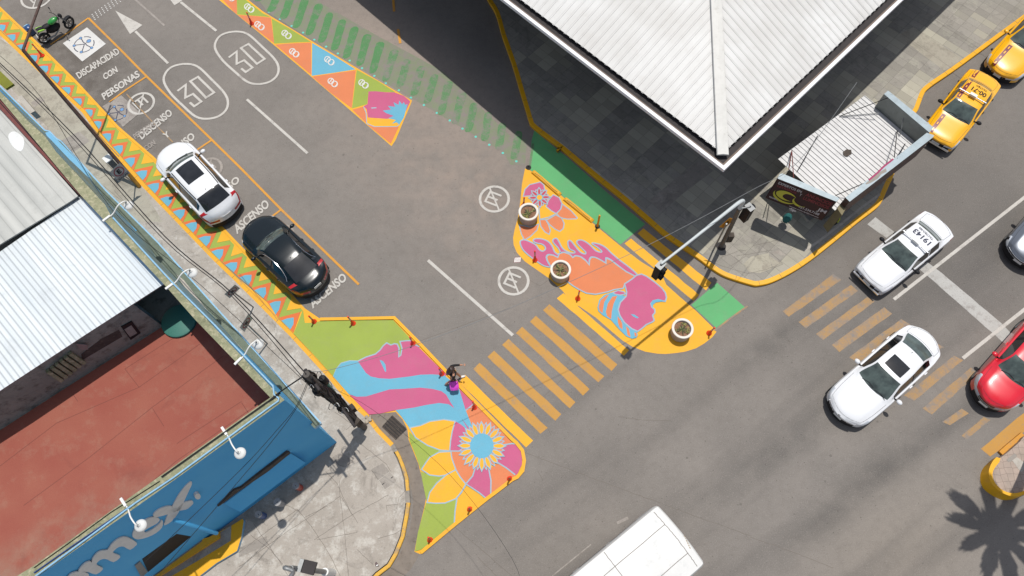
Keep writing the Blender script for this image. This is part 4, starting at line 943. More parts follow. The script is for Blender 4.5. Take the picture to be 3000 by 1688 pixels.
for side in (0, 1):
    dd, nn = (dl, nl) if side == 0 else (dr, nr); along = hipd.dot(dd); perp = hipd.dot(nn); D = 12
    b = MB(); LL = FARL-1 if side == 0 else FARR-1
    q = [rp(side, 0, 0), rp(side, LL, 0), rp(side, LL, D*perp), rp(side, D*along, D*perp)]
    if (q[1]-q[0]).cross(q[2]-q[0]).z < 0: q = q[::-1]
    b.add(q, [[0,1,2,3]], M['white_roof'])
    k = 0; s_ = .12
    while s_ < LL:
        dmax = min(s_/along*perp, D*perp); hw = .016; hh = .018 if k % 2 else .010
        c0_, c1_ = rp(side, s_, -.03), rp(side, s_, dmax)
        v4 = [c0_ - dd*hw, c0_ + dd*hw, c0_ + dd*hw*.4 + Vector((0,0,hh)), c0_ - dd*hw*.4 + Vector((0,0,hh))]; v5 = [x_ + (c1_-c0_) for x_ in v4]
        b.add(v4 + v5, [[0,1,2,3],[1,5,6,2],[2,6,7,3],[3,7,4,0]], M['white_roof'])
        s_ += (.06 if k % 2 else .24) ; k += 1
    hb(b, 'roof_slope')
b = MB(); h0 = inset(e0 - .06); h0.z = ZE+.10; h1 = h0 + hipd*12; h1.z = h0.z + SLP*12; hd = (h1-h0).normalized(); sd_ = hd.cross(Vector((0,0,1))).normalized()
vs_ = []
for q_ in (h0, h1): vs_ += [q_ - sd_*.21 - Vector((0,0,.05)), q_ - sd_*.19, q_ + Vector((0,0,.035)), q_ + sd_*.19, q_ + sd_*.21 - Vector((0,0,.05))]
b.add(vs_, [[i, i+1, i+6, i+5] for i in range(4)] + [[0,1,2,3,4]], simple('hip_cap', rgb(226,224,218), .6, var=.12, scale=3, dirt=(rgb(170,164,150), .5))); hb(b, 'hip_cap')

# ------------------------------------------------------------------ kiosk with sign boxes
KZ = 2.25; ST_Z = 3.1
k0 = G(P('z:800,700')[0], 0); KL = Vector((k0.x, k0.y, .15))
kio = thing('kiosk', 'street kiosk with white ribbed metal roof and sign boxes along its edges', 'kiosk', KL)
def kb(b_, name, parent=None, sm=None, label=None):
    o = b_.build(name, parent or kio, sm=sm, loc=KL); o.location = (0,0,0)
    if label: o['label'] = label
    return o
rq = [G(q_, KZ) for q_ in P('z:258,585 915,103 1240,505 1300,560 740,940 650,985')]
ra, rb_, rc = G(P('z:258,585')[0], KZ), G(P('z:915,103')[0], KZ), G(P('z:700,985')[0], KZ)
M['kiosk_roof'] = simple('kiosk_roof_sheet', rgb(226,225,224), .5, var=.12, scale=1.5, dirt=(rgb(176,172,170), .6))
eu = (rb_ - ra); ev = (rc - ra); NR = 26
rdir = ev.normalized(); 
b = MB()
# ribbed sheet: ribs run across, from the hall side to the avenue side
W_ = 5.2
for k in range(NR):
    a0 = ra + eu*(k/NR); a1 = ra + eu*((k+1)/NR); am = a0.lerp(a1, .72); a9 = a0.lerp(a1, .86)
    far = 4.9
    def clip(pt):  # length of the rib until the street-side sign boxes
        lo_, hi_ = 0, 6.0
        s0 = G(P('z:745,935')[0], KZ); s1 = G(P('z:1330,520')[0], KZ); s2 = G(P('z:985,180')[0], KZ); s3 = G(P('z:1290,500')[0], KZ)
        def hit(p_, d_, q0, q1):
            e_ = q1 - q0; den = d_.x*e_.y - d_.y*e_.x; t_ = ((q0-p_).x*e_.y - (q0-p_).y*e_.x)/den; u__ = ((q0-p_).x*d_.y - (q0-p_).y*d_.x)/den
            return t_
        return max(.1, min(hit(pt, rdir, s0, s1), 9, *( [hit(pt, rdir, s2, s3)] if k > NR-1 else [9])))
    l0, l1 = clip(a0), clip(a1)
    z1 = Vector((0,0,.035))
    q0 = [a0, am, am + (a9-am)*.25 + z1, a9 - (a9-am)*.1 + z1, a9, a1]; q1 = [q_ + rdir*(l0 + (l1-l0)*(i/5)) for i, q_ in enumerate(q0)]
    b.add(q0 + q1, [[i, i+1, i+7, i+6] for i in range(5)], M['kiosk_roof'])
kb(b, 'roof')
b = MB(); b.poly([G(q_, KZ+.037) for q_ in P('z:750,530 775,512 812,515 815,545 785,566 755,560')], M['grime_and_shade'], KZ+.04); kb(b, 'roof_stain')
b = MB(); fl_ = [G(q_, KZ) for q_ in P('z:300,620 900,190 1250,560 760,900')]; cc_ = sum(fl_, Vector())/4; b.prism([cc_.lerp(q_, .86) for q_ in fl_], .147, KZ-.08, simple('kiosk_wall', rgb(120,118,112), .7, var=.4)); kb(b, 'wall')
M['sign_top'] = simple('sign_box_top', rgb(176,190,196), .45, .2, var=.15, scale=3, dirt=(rgb(120,126,128), .6))
M['sign_back'] = simple('sign_back', rgb(150,154,148), .6, var=.2, scale=2, dirt=(rgb(110,112,108), .7))
M['sign_face'] = simple('sign_face', (.028,.006,.011,1), .45, spec=.25)
def signbox(q4, z0, z1, label, face=None):
    g_ = [G(q_, z1) for q_ in P(q4)]; b_ = MB(); b_.prism(g_, z0, z1, M['sign_top'], side=face or M['sign_back'])
    o = kb(b_, 'sign_box', label=label); return o, g_
so1, sg1 = signbox('z:272,698 290,694 715,878 722,884 700,908 260,735 252,728', 1.62, ST_Z, 'dark sign box with yellow lettering facing the corner', M['sign_face'])
so2, sg2 = signbox('z:768,876 1385,385 1440,405 1432,420 800,908', 1.75, ST_Z, 'long sign box facing the avenue', simple('sign_side_worn', rgb(96,66,58), .6, var=.5, scale=3, dirt=(rgb(70,120,150), .7)))
so3, sg3 = signbox('z:1060,92 1092,66 1435,345 1405,385', 2.0, ST_Z, 'plain grey sign box behind the yellow taxi')
b = MB(); b.prism([G(q_, 2.62) for q_ in P('z:705,958 772,878 800,908 742,1012')], 1.2, 2.62, simple('tan_board', rgb(132,120,86), .7, var=.2)); kb(b, 'side_board')
# face of the dark sign box
F0 = G(P('z:258,735')[0], ST_Z); F1 = G(P('z:702,910')[0], ST_Z); kd = (F1-F0); kd.z = 0; kl = kd.length; kd.normalize(); kn = Vector((kd.y, -kd.x, 0))
if kn.dot(Vector((0,-1,0))) < 0: kn = -kn
SH = ST_Z - 1.62
def kf(x, y, d=.006): return Vector((F0.x, F0.y, 1.62)) + kd*(x*kl) + Vector((0,0,y*SH)) + kn*d
def ktext(s_, x, y, w_, h_, mat, name='sign_lettering', bold=.02):
    vs2, fs2 = text_mesh(s_, bold); q = MB(); pts = [kf(x + u_*w_, y + v_*h_, .008) for u_, v_ in vs2]
    q.add(pts, fs2, mat); kb(q, name, so1).location = (0,0,0)
yl = simple('sign_yellow', rgb(205,200,60), .5); rd = simple('sign_red', rgb(140,34,56), .5); wh = simple('sign_white', rgb(205,200,205), .5)
ktext('EXPERTOS EN', .04, .80, .40, .11, wh); ktext('LETREROS', .05, .68, .33, .10, rd); ktext('Y', .44, .66, .03, .12, wh); ktext('ANUNCIOS', .52, .76, .44, .15, rd); ktext('LUMINOSOS', .52, .58, .44, .14, rd)
ktext('MADMAU', .03, .10, .16, .07, wh); ktext('951.234.7188', .54, .16, .36, .11, wh); ktext('JM', .82, .30, .15, .20, wh); ktext('madmau.publicidad@gmail.com', .40, .04, .52, .07, wh)
q = MB()
def swoosh(cx_, cy_, rx, ry, a0, a1, th): 
    o1 = [kf(cx_ + rx*math.cos(R_(a)), cy_ + ry*math.sin(R_(a)), .008) for a in range(a0, a1, 8)]; n_ = len(o1)
    i1 = [kf(cx_ + (rx*math.cos(R_(a0 + 8*k)) * (1-th*math.sin(math.pi*k/(n_-1)))), cy_ + ry*math.sin(R_(a0+8*k))*(1-th*math.sin(math.pi*k/(n_-1))), .008) for k in range(n_)]
    q.add(o1 + i1, [[k, k+1, n_+k+1, n_+k] for k in range(n_-1)], yl)
swoosh(.26, .40, .21, .30, 160, 350, .28); swoosh(.26, .44, .17, .20, 20, 320, .75); swoosh(.52, .40, .13, .2, 150, 340, .4)
kb(q, 'sign_emblem', so1).location = (0,0,0)
b = MB(); b.ribbon([G(q_, ST_Z+.004) for q_ in P('z:945,745 1010,690 1060,640 1130,585')], .07, simple('magenta_banner', rgb(160,30,90), .6), ST_Z+.006); b.poly([G(q_, ST_Z+.003) for q_ in P('z:920,770 1000,700 1075,655 1080,680 1040,700 1010,735 960,765 925,778')], M['walk_patch'], ST_Z+.004); kb(b, 'torn_banner')
# braces on the roof
for p0, p1, z0, z1, c_ in (('z:725,260','z:1092,120',KZ+.05,ST_Z,'black'),('z:725,260','z:1020,238',KZ+.05,2.6,'grey_steel'),('z:558,408','z:402,680',3.4,KZ+.04,'black'),('z:692,862','z:905,770',KZ+.1,ST_Z,'black'),('z:1160,370','z:1138,570',KZ+.1,ST_Z,'black'),('z:1220,470','z:1160,580',KZ+.1,ST_Z,'black'),('z:1213,248','z:1180,410',2.9,KZ+.05,'grey_steel'),('z:362,520','z:375,730',KZ+.1,ST_Z,'maroon'),('z:362,520','z:338,670',KZ+.1,ST_Z-.2,'maroon'),('z:1325,310','z:1260,400',2.9,KZ,'black')):
    b = MB(); b.tube([G(P(p0)[0], z0), G(P(p1)[0], z1)], .018, M[c_], 6); kb(b, 'brace')
# slanting counter board, wheel, hanging goods under the awning
b = MB(); b.prism([G(q_, .9) for q_ in P('v:800,640 1000,640 1110,780 990,850')], .7, .9, M['grey_steel']); kb(b, 'counter')
wc = G(P('v:1425,845')[0], .55); t = thing('cart_wheel', 'black spoked cart wheel leaning on the end of the kiosk', 'wheel', wc)
b = MB(); Mw = Matrix.Rotation(R_(20), 3, 'Z') @ Matrix.Rotation(R_(62), 3, 'X')
b.tube([Mw @ Vector((.22*math.cos(a*.3142), .22*math.sin(a*.3142), 0)) for a in range(21)], .032, M['rubber'], 8, cap=False); b.build('tyre', t, sm=50)
b = MB()
for k in range(6): b.tube([Mw @ Vector((0,0,0)), Mw @ Vector((.21*math.cos(k*1.047), .21*math.sin(k*1.047), 0))], .018, M['black'], 6)
b.build('spokes', t)
b = MB(); b.tube([Vector((.14,-.05,-.1)), Vector((.17,.0,.08)), Vector((.13,.05,.2))], .022, simple('lime_strap', rgb(200,220,60), .6), 6); b.build('strap', t)
g0 = G(P('v:650,760')[0], .9)
b = MB()
for k in range(9):
    a = k*.7; b.lathe([(.0,0),(.12,-.05),(.17,-.22),(.12,-.42),(0,-.46)], simple('teal_cloth', rgb(38,112,110), .85, var=.4, scale=8) if k == 0 else b.mats[0], (.05*math.cos(a), .05*math.sin(a), .0), 8, Matrix.Rotation(a, 3, 'Z') @ Matrix.Scale(.75, 3, Vector((1,0,0))))
o = b.build('hanging_cloth', None, sm=60, loc=(0,0,0)); o.location = g0; tag(o, 'teal cloth bundle hanging in the shade below the dark sign', 'cloth')
g1 = G(P('v:715,625')[0], 1.0); b = MB(); rnd = random.Random(3)
for k in range(26):
    a = rnd.uniform(0, 6.28); r_ = rnd.uniform(.02, .15); c_ = Vector((r_*math.cos(a), r_*math.sin(a), rnd.uniform(-.12, .1))); b.tube([c_ + Vector((.035*math.cos(x*.9), .035*math.sin(x*.9), .01*math.sin(x*2))) for x in range(8)], .006, wh if k % 3 else M['black'], 5, cap=False)
o = b.build('wire_basket', None, loc=(0,0,0)); o.location = g1; tag(o, 'white wire basket above the teal cloth below the dark sign', 'basket')

# ------------------------------------------------------------------ round planters
def planter(px, r, h, rz, lab, seed):
    rnd = random.Random(seed); g0 = G(P(px)[0], h); t = thing('planter', lab, 'planter', (g0.x, g0.y, .012), rz, 'round concrete planters on the yellow mural')
    hh = h
    n = NT('planter_concrete', .9); c = n.mix(n.ramp(n.noise(3, 5, n.obj()), .3, .7), rgb(196,186,176), rgb(170,160,150)); n.bump(n.noise(30, 3, n.obj()), .004, .5); cm = n.out(c)
    b = MB(); b.lathe([(r*.88,0),(r*.93,hh*.5),(r*.95,hh*.86)], cm, n=40); b.build('pot', t, sm=50)
    b = MB(); b.lathe([(r*.95,hh*.82),(r*.985,hh*.84),(r,hh*.9),(r,hh*.98),(r*.98,hh),(r*.80,hh),(r*.77,hh*.98),(r*.76,hh*.7)], simple('planter_rim', rgb(238,230,218), .7, var=.08, scale=6), n=40); b.build('rim', t, sm=40)
    b = MB(); NS = 20; vs_ = [(0,0,hh*.8)]
    for i in range(1, 4):
        for k in range(NS): vs_.append((r*.77*i/3*math.cos(2*math.pi*k/NS), r*.77*i/3*math.sin(2*math.pi*k/NS), hh*.8 + rnd.uniform(-.012,.015)))
    fs = [[0, 1+k, 1+(k+1) % NS] for k in range(NS)] + [[1+i*NS+k, 1+(i+1)*NS+k, 1+(i+1)*NS+(k+1) % NS, 1+i*NS+(k+1) % NS] for i in range(2) for k in range(NS)]
    b.add(vs_, fs, simple('soil', rgb(158,118,92), .95, var=.5, scale=14)); b.build('soil', t, sm=60)
    b = MB(); lm = simple('agave_leaf', rgb(146,146,84), .55, var=.45, scale=10); lm2 = simple('agave_leaf_dark', rgb(80,88,50), .6, var=.3, scale=10); dm = simple('dry_leaf', rgb(190,172,100), .8, var=.3)
    def leaf(c, a, L, up, wd, m_):
        d = Vector((math.cos(a), math.sin(a), 0)); s_ = Vector((-d.y, d.x, 0)); rows = []
        for i in range(6):
            f = i/5; p_ = c + d*(L*f) + Vector((0,0,up*L*f*(1-.55*f))); w2 = wd*(math.sin(math.pi*(.15+.85*f)))*(1-f*.4)
            rows += [p_ - s_*w2, p_ + Vector((0,0,-w2*.5)), p_ + s_*w2]
        b.add(rows, [[i*3+j, i*3+j+1, i*3+j+4, i*3+j+3] for i in range(5) for j in range(2)], m_)
    c0 = Vector((rnd.uniform(-.04,.04), rnd.uniform(-.04,.04), hh*.8))
    for k in range(11): leaf(c0, k*.571 + rnd.uniform(-.2,.2), rnd.uniform(.18,.32), rnd.uniform(.4,1.2), .021, lm2 if k % 3 else lm)
    for q_ in range(5):
        a = rnd.uniform(0, 6.28); cc = Vector((r*.5*math.cos(a), r*.5*math.sin(a), hh*.81))
        for k in range(9): leaf(cc, rnd.uniform(0, 6.28), rnd.uniform(.07,.13), rnd.uniform(.3,1), .020, lm if k % 2 else (dm if k % 3 == 0 else lm2))
    b.build('plant', t, sm=60)
planter('g:430,638', .425, .58, 0, 'round concrete planter beside the red flower of the yellow mural', 11)
planter('g:703,1128', .425, .58, 1.2, 'round concrete planter with spiky agave, on the orange wing body', 5)
planter('k:1739,470', .425, .58, 2.4, 'round concrete planter with sparse plant at the rounded end of the yellow mural', 8)

# ------------------------------------------------------------------ delineator cones and posts
def cone_obj():
    t = thing('delineator_post', 'x', 'traffic post', (0,0,0), 0, 'orange delineator posts along the murals')
    om = simple('cone_orange', rgb(240,62,30,1.2), .45, var=.1, scale=20)
    b = MB(); b.lathe([(0,.0),(.11,.0),(.11,.02),(.09,.04),(.07,.07),(.055,.16),(.042,.28),(.036,.34)], om, n=18); b.build('base', t, sm=50)
    b = MB(); b.lathe([(.034,.34),(.03,.72),(.034,.74),(.034,.76),(.02,.775),(0,.775)], om, n=14); pst = b.build('tube', t, sm=50)
    for z in (.42, .52, .62):
        b = MB(); b.lathe([(.035,z),(.0352,z+.04)], M['white_enamel'], n=14); b.build('reflective_band', t, sm=50)
    return t
proto = cone_obj()
cones = [('j:640,415','orange post where the zigzag border meets the lime area, left end'),('j:972,430','orange post on the upper edge of the lime area'),('j:1478,602','orange post at the pink forehead tip near the edge of the left mural'),
 ('j:1722,858','orange post just left of the walking person'),('j:2000,1142','orange post beside the long yellow stripe, above the sunflower'),('n:2300,625','orange post at the rounded lower right of the sunflower mural'),
 ('n:1962,885','orange post on the lower edge in the yellow petal'),('n:1624,1145','orange post at the bottom tip on lime'),('g:485,1052','orange post near the left edge of the pink wing'),('g:848,1378','orange post below the wing beside the crosswalk'),
 ('k:1962,512','orange post at the far right end, past the third planter'),('a:362,475','orange post on the zigzag border close to the motorcycle'),('a:2138,203','orange post on the triangle mural'),('g:388,590','orange post hidden partly behind the top planter')]
for i, (px, lab) in enumerate(cones):
    o = proto if i == 0 else copy_tree(proto)
    g0 = G(P(px)[0]); o.location = (g0.x, g0.y, .02); o.rotation_euler = (random.uniform(-.07,.07), random.uniform(-.07,.07), random.uniform(0, 6)); o['label'] = lab
g0 = G(P('g:1015,765')[0]); t = thing('bollard', 'yellow post standing at the end of the low lane dividers', 'post', g0)
b = MB(); b.lathe([(.045,.03),(.045,.95),(.03,.98),(0,.985)], M['kerb_yellow'], n=14); b.build('post', t, sm=50); b = MB(); b.lathe([(.11,0),(.11,.025),(.05,.03)], M['rubber'], n=16); b.build('base', t, sm=50)
g0 = G(P('g:430,265')[0]); t = thing('post_base', 'black rubber base of a missing post at the tip of the yellow mural', 'post base', g0)
b = MB(); b.lathe([(.12,.003),(.12,.02),(.07,.05),(.04,.05),(.03,.02),(0,.02)], M['rubber'], n=16); b.build('foot', t, sm=50); b = MB(); b.tube([(-.06,0,.05),(.0,.03,.07),(.06,-.01,.05)], .012, M['black'], 6); b.build('stub', t)
def divider(p0, p1, lab):
    a, c = G(P(p0)[0]), G(P(p1)[0]); d = (c-a); L = d.length; t = thing('lane_divider', lab, 'lane divider', (a+c)/2, math.atan2(d.y, d.x), 'low yellow lane dividers')
    b_ = MB(); prof = [(-.10,.0),(-.085,.07),(-.05,.10),(.05,.10),(.085,.07),(.10,.0)]; xs = [-L/2, -L/2+.08, L/2-.08, L/2]; vs_ = []
    for i, x in enumerate(xs):
        k = .35 if i in (0, 3) else 1
        vs_ += [(x, y, z*k + .015) for y, z in prof]
    b_.add(vs_, [[i*6+j, (i+1)*6+j, (i+1)*6+j+1, i*6+j+1] for i in range(3) for j in range(5)] + [list(range(6)), list(range(18,24))[::-1]], M['kerb_yellow']); b_.build('body', t, sm=30)
    b_ = MB(); b_.ribbon([Vector((-L/2+.15,-.03,.117)), Vector((-L/2+.5,.0,.117)), Vector((L/2-.4,-.04,.117)), Vector((L/2-.15,-.02,.117))], .018, M['soffit']); b_.build('groove', t)
divider('g:465,300','g:700,500','low yellow lane divider at the top of the green lane'); divider('g:735,530','g:975,725','low yellow lane divider next to the yellow post')

# ------------------------------------------------------------------ signal masts, signs, utility pole
def head(t, c, d, tilt=0):
    """black three-lens signal with back plate, facing direction d"""
    a = math.atan2(d.y, d.x); Mh = Matrix.Rotation(a, 3, 'Z')
    b_ = MB(); b_.box(c - Vector((0,0,.42)), (.22,.30,.86), M['black'], M=Mh); hd_ = b_.build('signal_head', t)
    b_ = MB()
    for k in range(3):
        cc = c + Mh @ Vector((.13,0,-.14-.28*k)); b_.lathe([(.10,-.11),(.105,.1)], M['black'], cc, 12, Mh @ Matrix.Rotation(R_(90), 3, 'Y'))
    b_.build('visor', hd_)
    for k, col in enumerate(((.25,.02,.02,1),(.25,.15,.02,1),(.02,.2,.08,1))):
        b_ = MB(); cc = c + Mh @ Vector((.115,0,-.14-.28*k)); b_.lathe([(.085,0),(.06,.02),(0,.03)], simple('lens', col, .2), cc, 12, Mh @ Matrix.Rotation(R_(90), 3, 'Y')); b_.build('lens', hd_)
    b_ = MB(); b_.box(c + Vector((0,0,.015)), (.24,.32,.02), M['grey_steel'], M=Mh); b_.tube([c + Vector((0,0,.02)), c + Vector((0,0,.12))], .025, M['grey_steel'], 6); b_.build('bracket', hd_)
base = G(P('r:1232,940')[0], .15); top = G(P('r:1640,120')[0], 5.7); tip = G(P('r:215,1235')[0], 5.75)
t = thing('traffic_signal', 'grey traffic signal mast with long arm over the crossing, on the corner pavement', 'traffic signal', base)
base2 = Vector((0,0,0)); tp = top - base; tpp = tip - base
b = MB(); b.tube([base2, tp*.5 + Vector((0,0,-.0)), tp - Vector((0,0,.7))], [.095,.08,.075], simple('weathered_pole', rgb(112,106,100), .75, var=.5, scale=4, dirt=(rgb(150,84,60), .6)), 12); b.build('pole', t, sm=60)
b = MB(); mid = (tpp-tp).normalized(); b.tube(smooth([tp - Vector((0,0,.7)), tp - Vector((0,0,.25)), tp + mid*.25 + Vector((0,0,.02)), tp + mid*.9 + Vector((0,0,.06)), tp.lerp(tpp, .6), tpp], False, 5), [.07]*11 + [.07 - .028*i/14 for i in range(15)], simple('pale_grey_paint', rgb(206,212,212), .5, var=.1), 10); b.build('arm', t, sm=60)
avd = Vector((math.cos(AV), math.sin(AV), 0)); std = Vector((math.cos(ST), math.sin(ST), 0))
head(t, tpp + Vector((0,0,-.1)), std); 
hs = G(P('r:1720,275')[0], 4.6) - base
b = MB(); b.tube([Vector((tp.x*.8, tp.y*.8, 4.5)), hs + Vector((0,0,.05))], .03, M['grey_steel'], 6); b.build('side_bracket', t); head(t, hs, avd)
b = MB(); b.lathe([(.2,0),(.2,.03),(.1,.05)], M['soffit'], n=12); b.box((.12,-.05,.9),(.22,.2,.5), M['grime_and_shade']); b.build('base_box', t)
# sign pole with yellow plate
base = G(P('r:1100,1000')[0], .15); top = G(P('r:1280,640')[0], 2.35); t = thing('sign_post', 'grey post with small yellow pedestrian plate beside the signal mast', 'sign', base)
b = MB(); b.tube([(0,0,0), top - base + Vector((0,0,.4))], .035, M['grey_steel'], 8); b.build('post', t, sm=60)
q4 = [G(P('r:1200,612')[0], 2.2), G(P('r:1292,632')[0], 2.15), G(P('r:1458,478')[0], 2.75), G(P('r:1375,458')[0], 2.8)]; q4 = [x_ - base for x_ in q4]
nn = (q4[1]-q4[0]).cross(q4[2]-q4[0]).normalized(); nn = nn if nn.z > 0 else -nn
b = MB(); b.add(q4 + [x_ - nn*.012 for x_ in q4], [[0,1,2,3],[7,6,5,4],[0,4,5,1],[1,5,6,2],[2,6,7,3],[3,7,4,0]], simple('sign_amber', rgb(222,150,30), .5, var=.15, scale=8)); pl = b.build('plate', t)
b = MB(); c_ = sum(q4, Vector())/4 + nn*.006; ux = (q4[3]-q4[0]).normalized(); uy = nn.cross(ux)
def on(x, y): return c_ + ux*x + uy*y
for pts in (((-.06,.05),(.0,.02),(.05,.04),(.09,.02)),((.0,.02),(-.02,-.04),(-.07,-.06)),((.02,.0),(.05,-.05)),((.1,.05),(.12,.0))): b.tube([on(*x_) for x_ in pts], .012, M['black'], 5)
b.build('pictogram', pl)

# rusty mast on the left sidewalk: yellow foot, arm reaching out over the street
base = G(P('t:1245,1040')[0], .15); top = G(P('a:195,425')[0], 5.9); t = thing('signal_mast', 'tall rusty brown mast with yellow foot by the left kerb, its arm over the motorcycle', 'mast', base)
tp = top - base; rust = simple('rusty_brown', rgb(98,74,66), .8, var=.5, scale=5, dirt=(rgb(130,96,84), .6))
b = MB(); b.tube([(0,0,0), tp*.14], .085, simple('worn_yellow', rgb(176,128,40), .7, var=.6, scale=6), 12); b.build('foot', t, sm=60)
b = MB(); b.tube([tp*.14, tp*.6, tp], [.08,.075,.065], rust, 12); b.build('pole', t, sm=60)
e1 = G(P('a:352,0')[0], 6.1) - base; e2 = G(P('a:420,-180')[0], 6.15) - base
b = MB(); b.tube([tp, e1, e2], [.05,.045,.04], rust, 8); b.build('arm', t, sm=60)
# E sign with supplementary plate
def plate_sign(name, corners, zs, label, build_face, postpx, pz=.15):
    g_ = [G(P(c_)[0], z_) for c_, z_ in zip(corners, zs)]; bs = G(P(postpx)[0], pz); t_ = thing(name, label, 'sign', bs); g_ = [x_ - bs for x_ in g_]
    nn_ = (g_[1]-g_[0]).cross(g_[3]-g_[0]).normalized(); nn_ = nn_ if nn_.z > 0 else -nn_
    b_ = MB(); b_.add(g_ + [x_ - nn_*.01 for x_ in g_], [[0,1,2,3],[7,6,5,4],[0,4,5,1],[1,5,6,2],[2,6,7,3],[3,7,4,0]], simple('sign_plate', rgb(164,168,170), .45, .3, var=.12, scale=6)); pl_ = b_.build('plate', t_)
    f_ = lambda x, y, d=.006: g_[0]*(1-x)*(1-y) + g_[1]*x*(1-y) + g_[2]*x*y + g_[3]*(1-x)*y + nn_*d
    build_face(f_, pl_); b_ = MB(); b_.tube([Vector((0,0,0)), f_(.5, .5, -.03)], .028, M['grey_steel'], 8); b_.build('post', t_, sm=60); return t_
M['sign_ring'] = simple('sign_ring_red', rgb(130,26,48), .5)
def stext(f_, s_, x, y, w_, h_, mat, par, bold=.03, nm='lettering'):
    vs2, fs2 = text_mesh(s_, bold); q = MB(); q.add([f_(x + u_*w_, y + v_*h_, .008) for u_, v_ in vs2], fs2, mat); o_ = q.build(nm, par); return o_
def face_e(f_, par):
    b_ = MB(); n_ = 28; b_.add([f_(.5 + .40*math.cos(k*2*math.pi/n_), .60 + .33*math.sin(k*2*math.pi/n_)) for k in range(n_)] + [f_(.5 + .33*math.cos(k*2*math.pi/n_), .60 + .27*math.sin(k*2*math.pi/n_)) for k in range(n_)], [[k, (k+1) % n_, n_+(k+1) % n_, n_+k] for k in range(n_)], M['sign_ring']); b_.build('ring', par)
    stext(f_, 'E', .36, .44, .28, .32, M['black'], par, .05); stext(f_, 'PRINCIPIA', .06, .04, .88, .13, M['black'], par)
    b_ = MB(); b_.add([f_(.0,.215), f_(1,.215), f_(1,.235), f_(0,.235)], [[0,1,2,3]], M['soffit']); b_.build('seam', par)
plate_sign('parking_sign', ('t:660,900','t:985,640','t:690,365','t:405,620'), (1.5,1.5,2.1,2.1), 'grey sign with black E in a red ring over a plate reading PRINCIPIA', face_e, 't:1130,960')
def face_no(f_, par):
    b_ = MB(); n_ = 24; b_.add([f_(.5 + .38*math.cos(k*2*math.pi/n_), .5 + .38*math.sin(k*2*math.pi/n_)) for k in range(n_)] + [f_(.5 + .31*math.cos(k*2*math.pi/n_), .5 + .31*math.sin(k*2*math.pi/n_)) for k in range(n_)], [[k, (k+1) % n_, n_+(k+1) % n_, n_+k] for k in range(n_)], M['sign_ring'])
    b_.add([f_(.22,.72), f_(.28,.78), f_(.78,.28), f_(.72,.22)], [[0,1,2,3]], M['sign_ring']); b_.build('ring', par); stext(f_, 'E', .38, .34, .24, .32, M['black'], par, .05)
plate_sign('parking_sign', ('i:1950,215','i:2038,130','i:1995,98','i:1905,180'), (2.2,2.2,2.6,2.6), 'small grey no-parking sign with red ring, the one nearer the white sheet roof', face_no, 'i:2150,290')
plate_sign('parking_sign', ('i:2075,500','i:2145,385','i:2108,348','i:2035,462'), (2.2,2.2,2.6,2.6), 'small grey no-parking sign with red ring, nearer the cable pole', face_no, 'i:2270,600')
# cabinet and drain channel
g0 = G(P('t:340,240')[0], 1.35); t = thing('cabinet', 'white topped grey metal cabinet behind the E sign', 'cabinet', (g0.x, g0.y, .15), ST)
b = MB(); b.box((0,0,.6),(.30,.26,1.16), simple('cabinet_grey', rgb(106,114,118), .5, var=.2)); b.build('body', t); b = MB(); b.box((0,0,1.2),(.34,.32,.05), M['white_enamel']); b.build('lid', t); b = MB(); b.box((.0,-.165,.75),(.2,.012,.5), M['grey_steel']); b.build('door', t)
b = MB(); g_ = [G(q_, .153) for q_ in P('a:190,440 500,770 900,1215 1010,1330')]; b.ribbon(g_, .03, M['crack'], .153); o = b.build('channel_joint', sw)

# utility pole with cables
base = G(P('s:1850,1240')[0], .15); top = G(P('s:755,235')[0], 7.4)
t = thing('utility_pole', 'dark utility pole wrapped in black cable bundles on the corner sidewalk', 'utility pole', base); tp = top - base
b = MB(); b.tube([(0,0,0), tp*.5, tp], [.12,.11,.10], simple('pole_concrete', rgb(104,98,92), .85, var=.5, scale=3), 14); b.build('pole', t, sm=60)
side = Vector((-tp.y, tp.x, 0)); side = Vector((-.75,-.65,0)).normalized() if side.length < .01 else side.normalized()
b = MB(); 
rnd = random.Random(4)
for k in range(11):
    pts = []; ph = rnd.uniform(0, 6.28); r0 = rnd.uniform(.09, .19)
    for i in range(9):
        f = .22 + .76*i/8; a = ph + i*rnd.uniform(-.25,.35); rr = r0*(.55 + .6*math.sin(math.pi*min(1, (f-.2)*1.15))); pts.append(tp*f + Vector((math.cos(a)*rr, math.sin(a)*rr, rnd.uniform(-.1,.1))))
    b.tube(smooth(pts, False, 3), rnd.choice([.025,.035,.045,.04]), M['black'], 6)
b.build('cable_bundle', t, sm=60)
for k in range(12):
    b = MB()
    f = rnd.uniform(.3, .97); a = rnd.uniform(0, 6.28); c_ = tp*f + Vector((math.cos(a)*.22, math.sin(a)*.22, 0)); rr = rnd.uniform(.1,.26)
    b.tube([c_ + Vector((rr*math.cos(x*.55)*.8, rr*math.sin(x*.55)*.8, .1*math.sin(x*.9))) for x in range(9)], .01, M['white_enamel'] if k % 3 == 0 else M['black'], 5)
    b.build('loose_wire', t)
b = MB(); b.tube([G(P('s:1545,955')[0], 2.2)-base, G(P('s:1300,600')[0], 4.3)-base, G(P('s:1140,400')[0], 5.6)-base], [.04,.055,.06], simple('teal_pipe', rgb(88,170,150), .5, var=.1), 10); b.build('conduit', t, sm=60)
b = MB(); c_ = G(P('s:1085,345')[0], 6.0)-base; b.lathe([(0,.26),(.09,.24),(.12,.15),(.12,-.2),(.08,-.26),(0,-.27)], M['black'], c_, 16); b.tube([c_, tp*.84], .025, M['black'], 6); b.build('splice_case', t, sm=50)
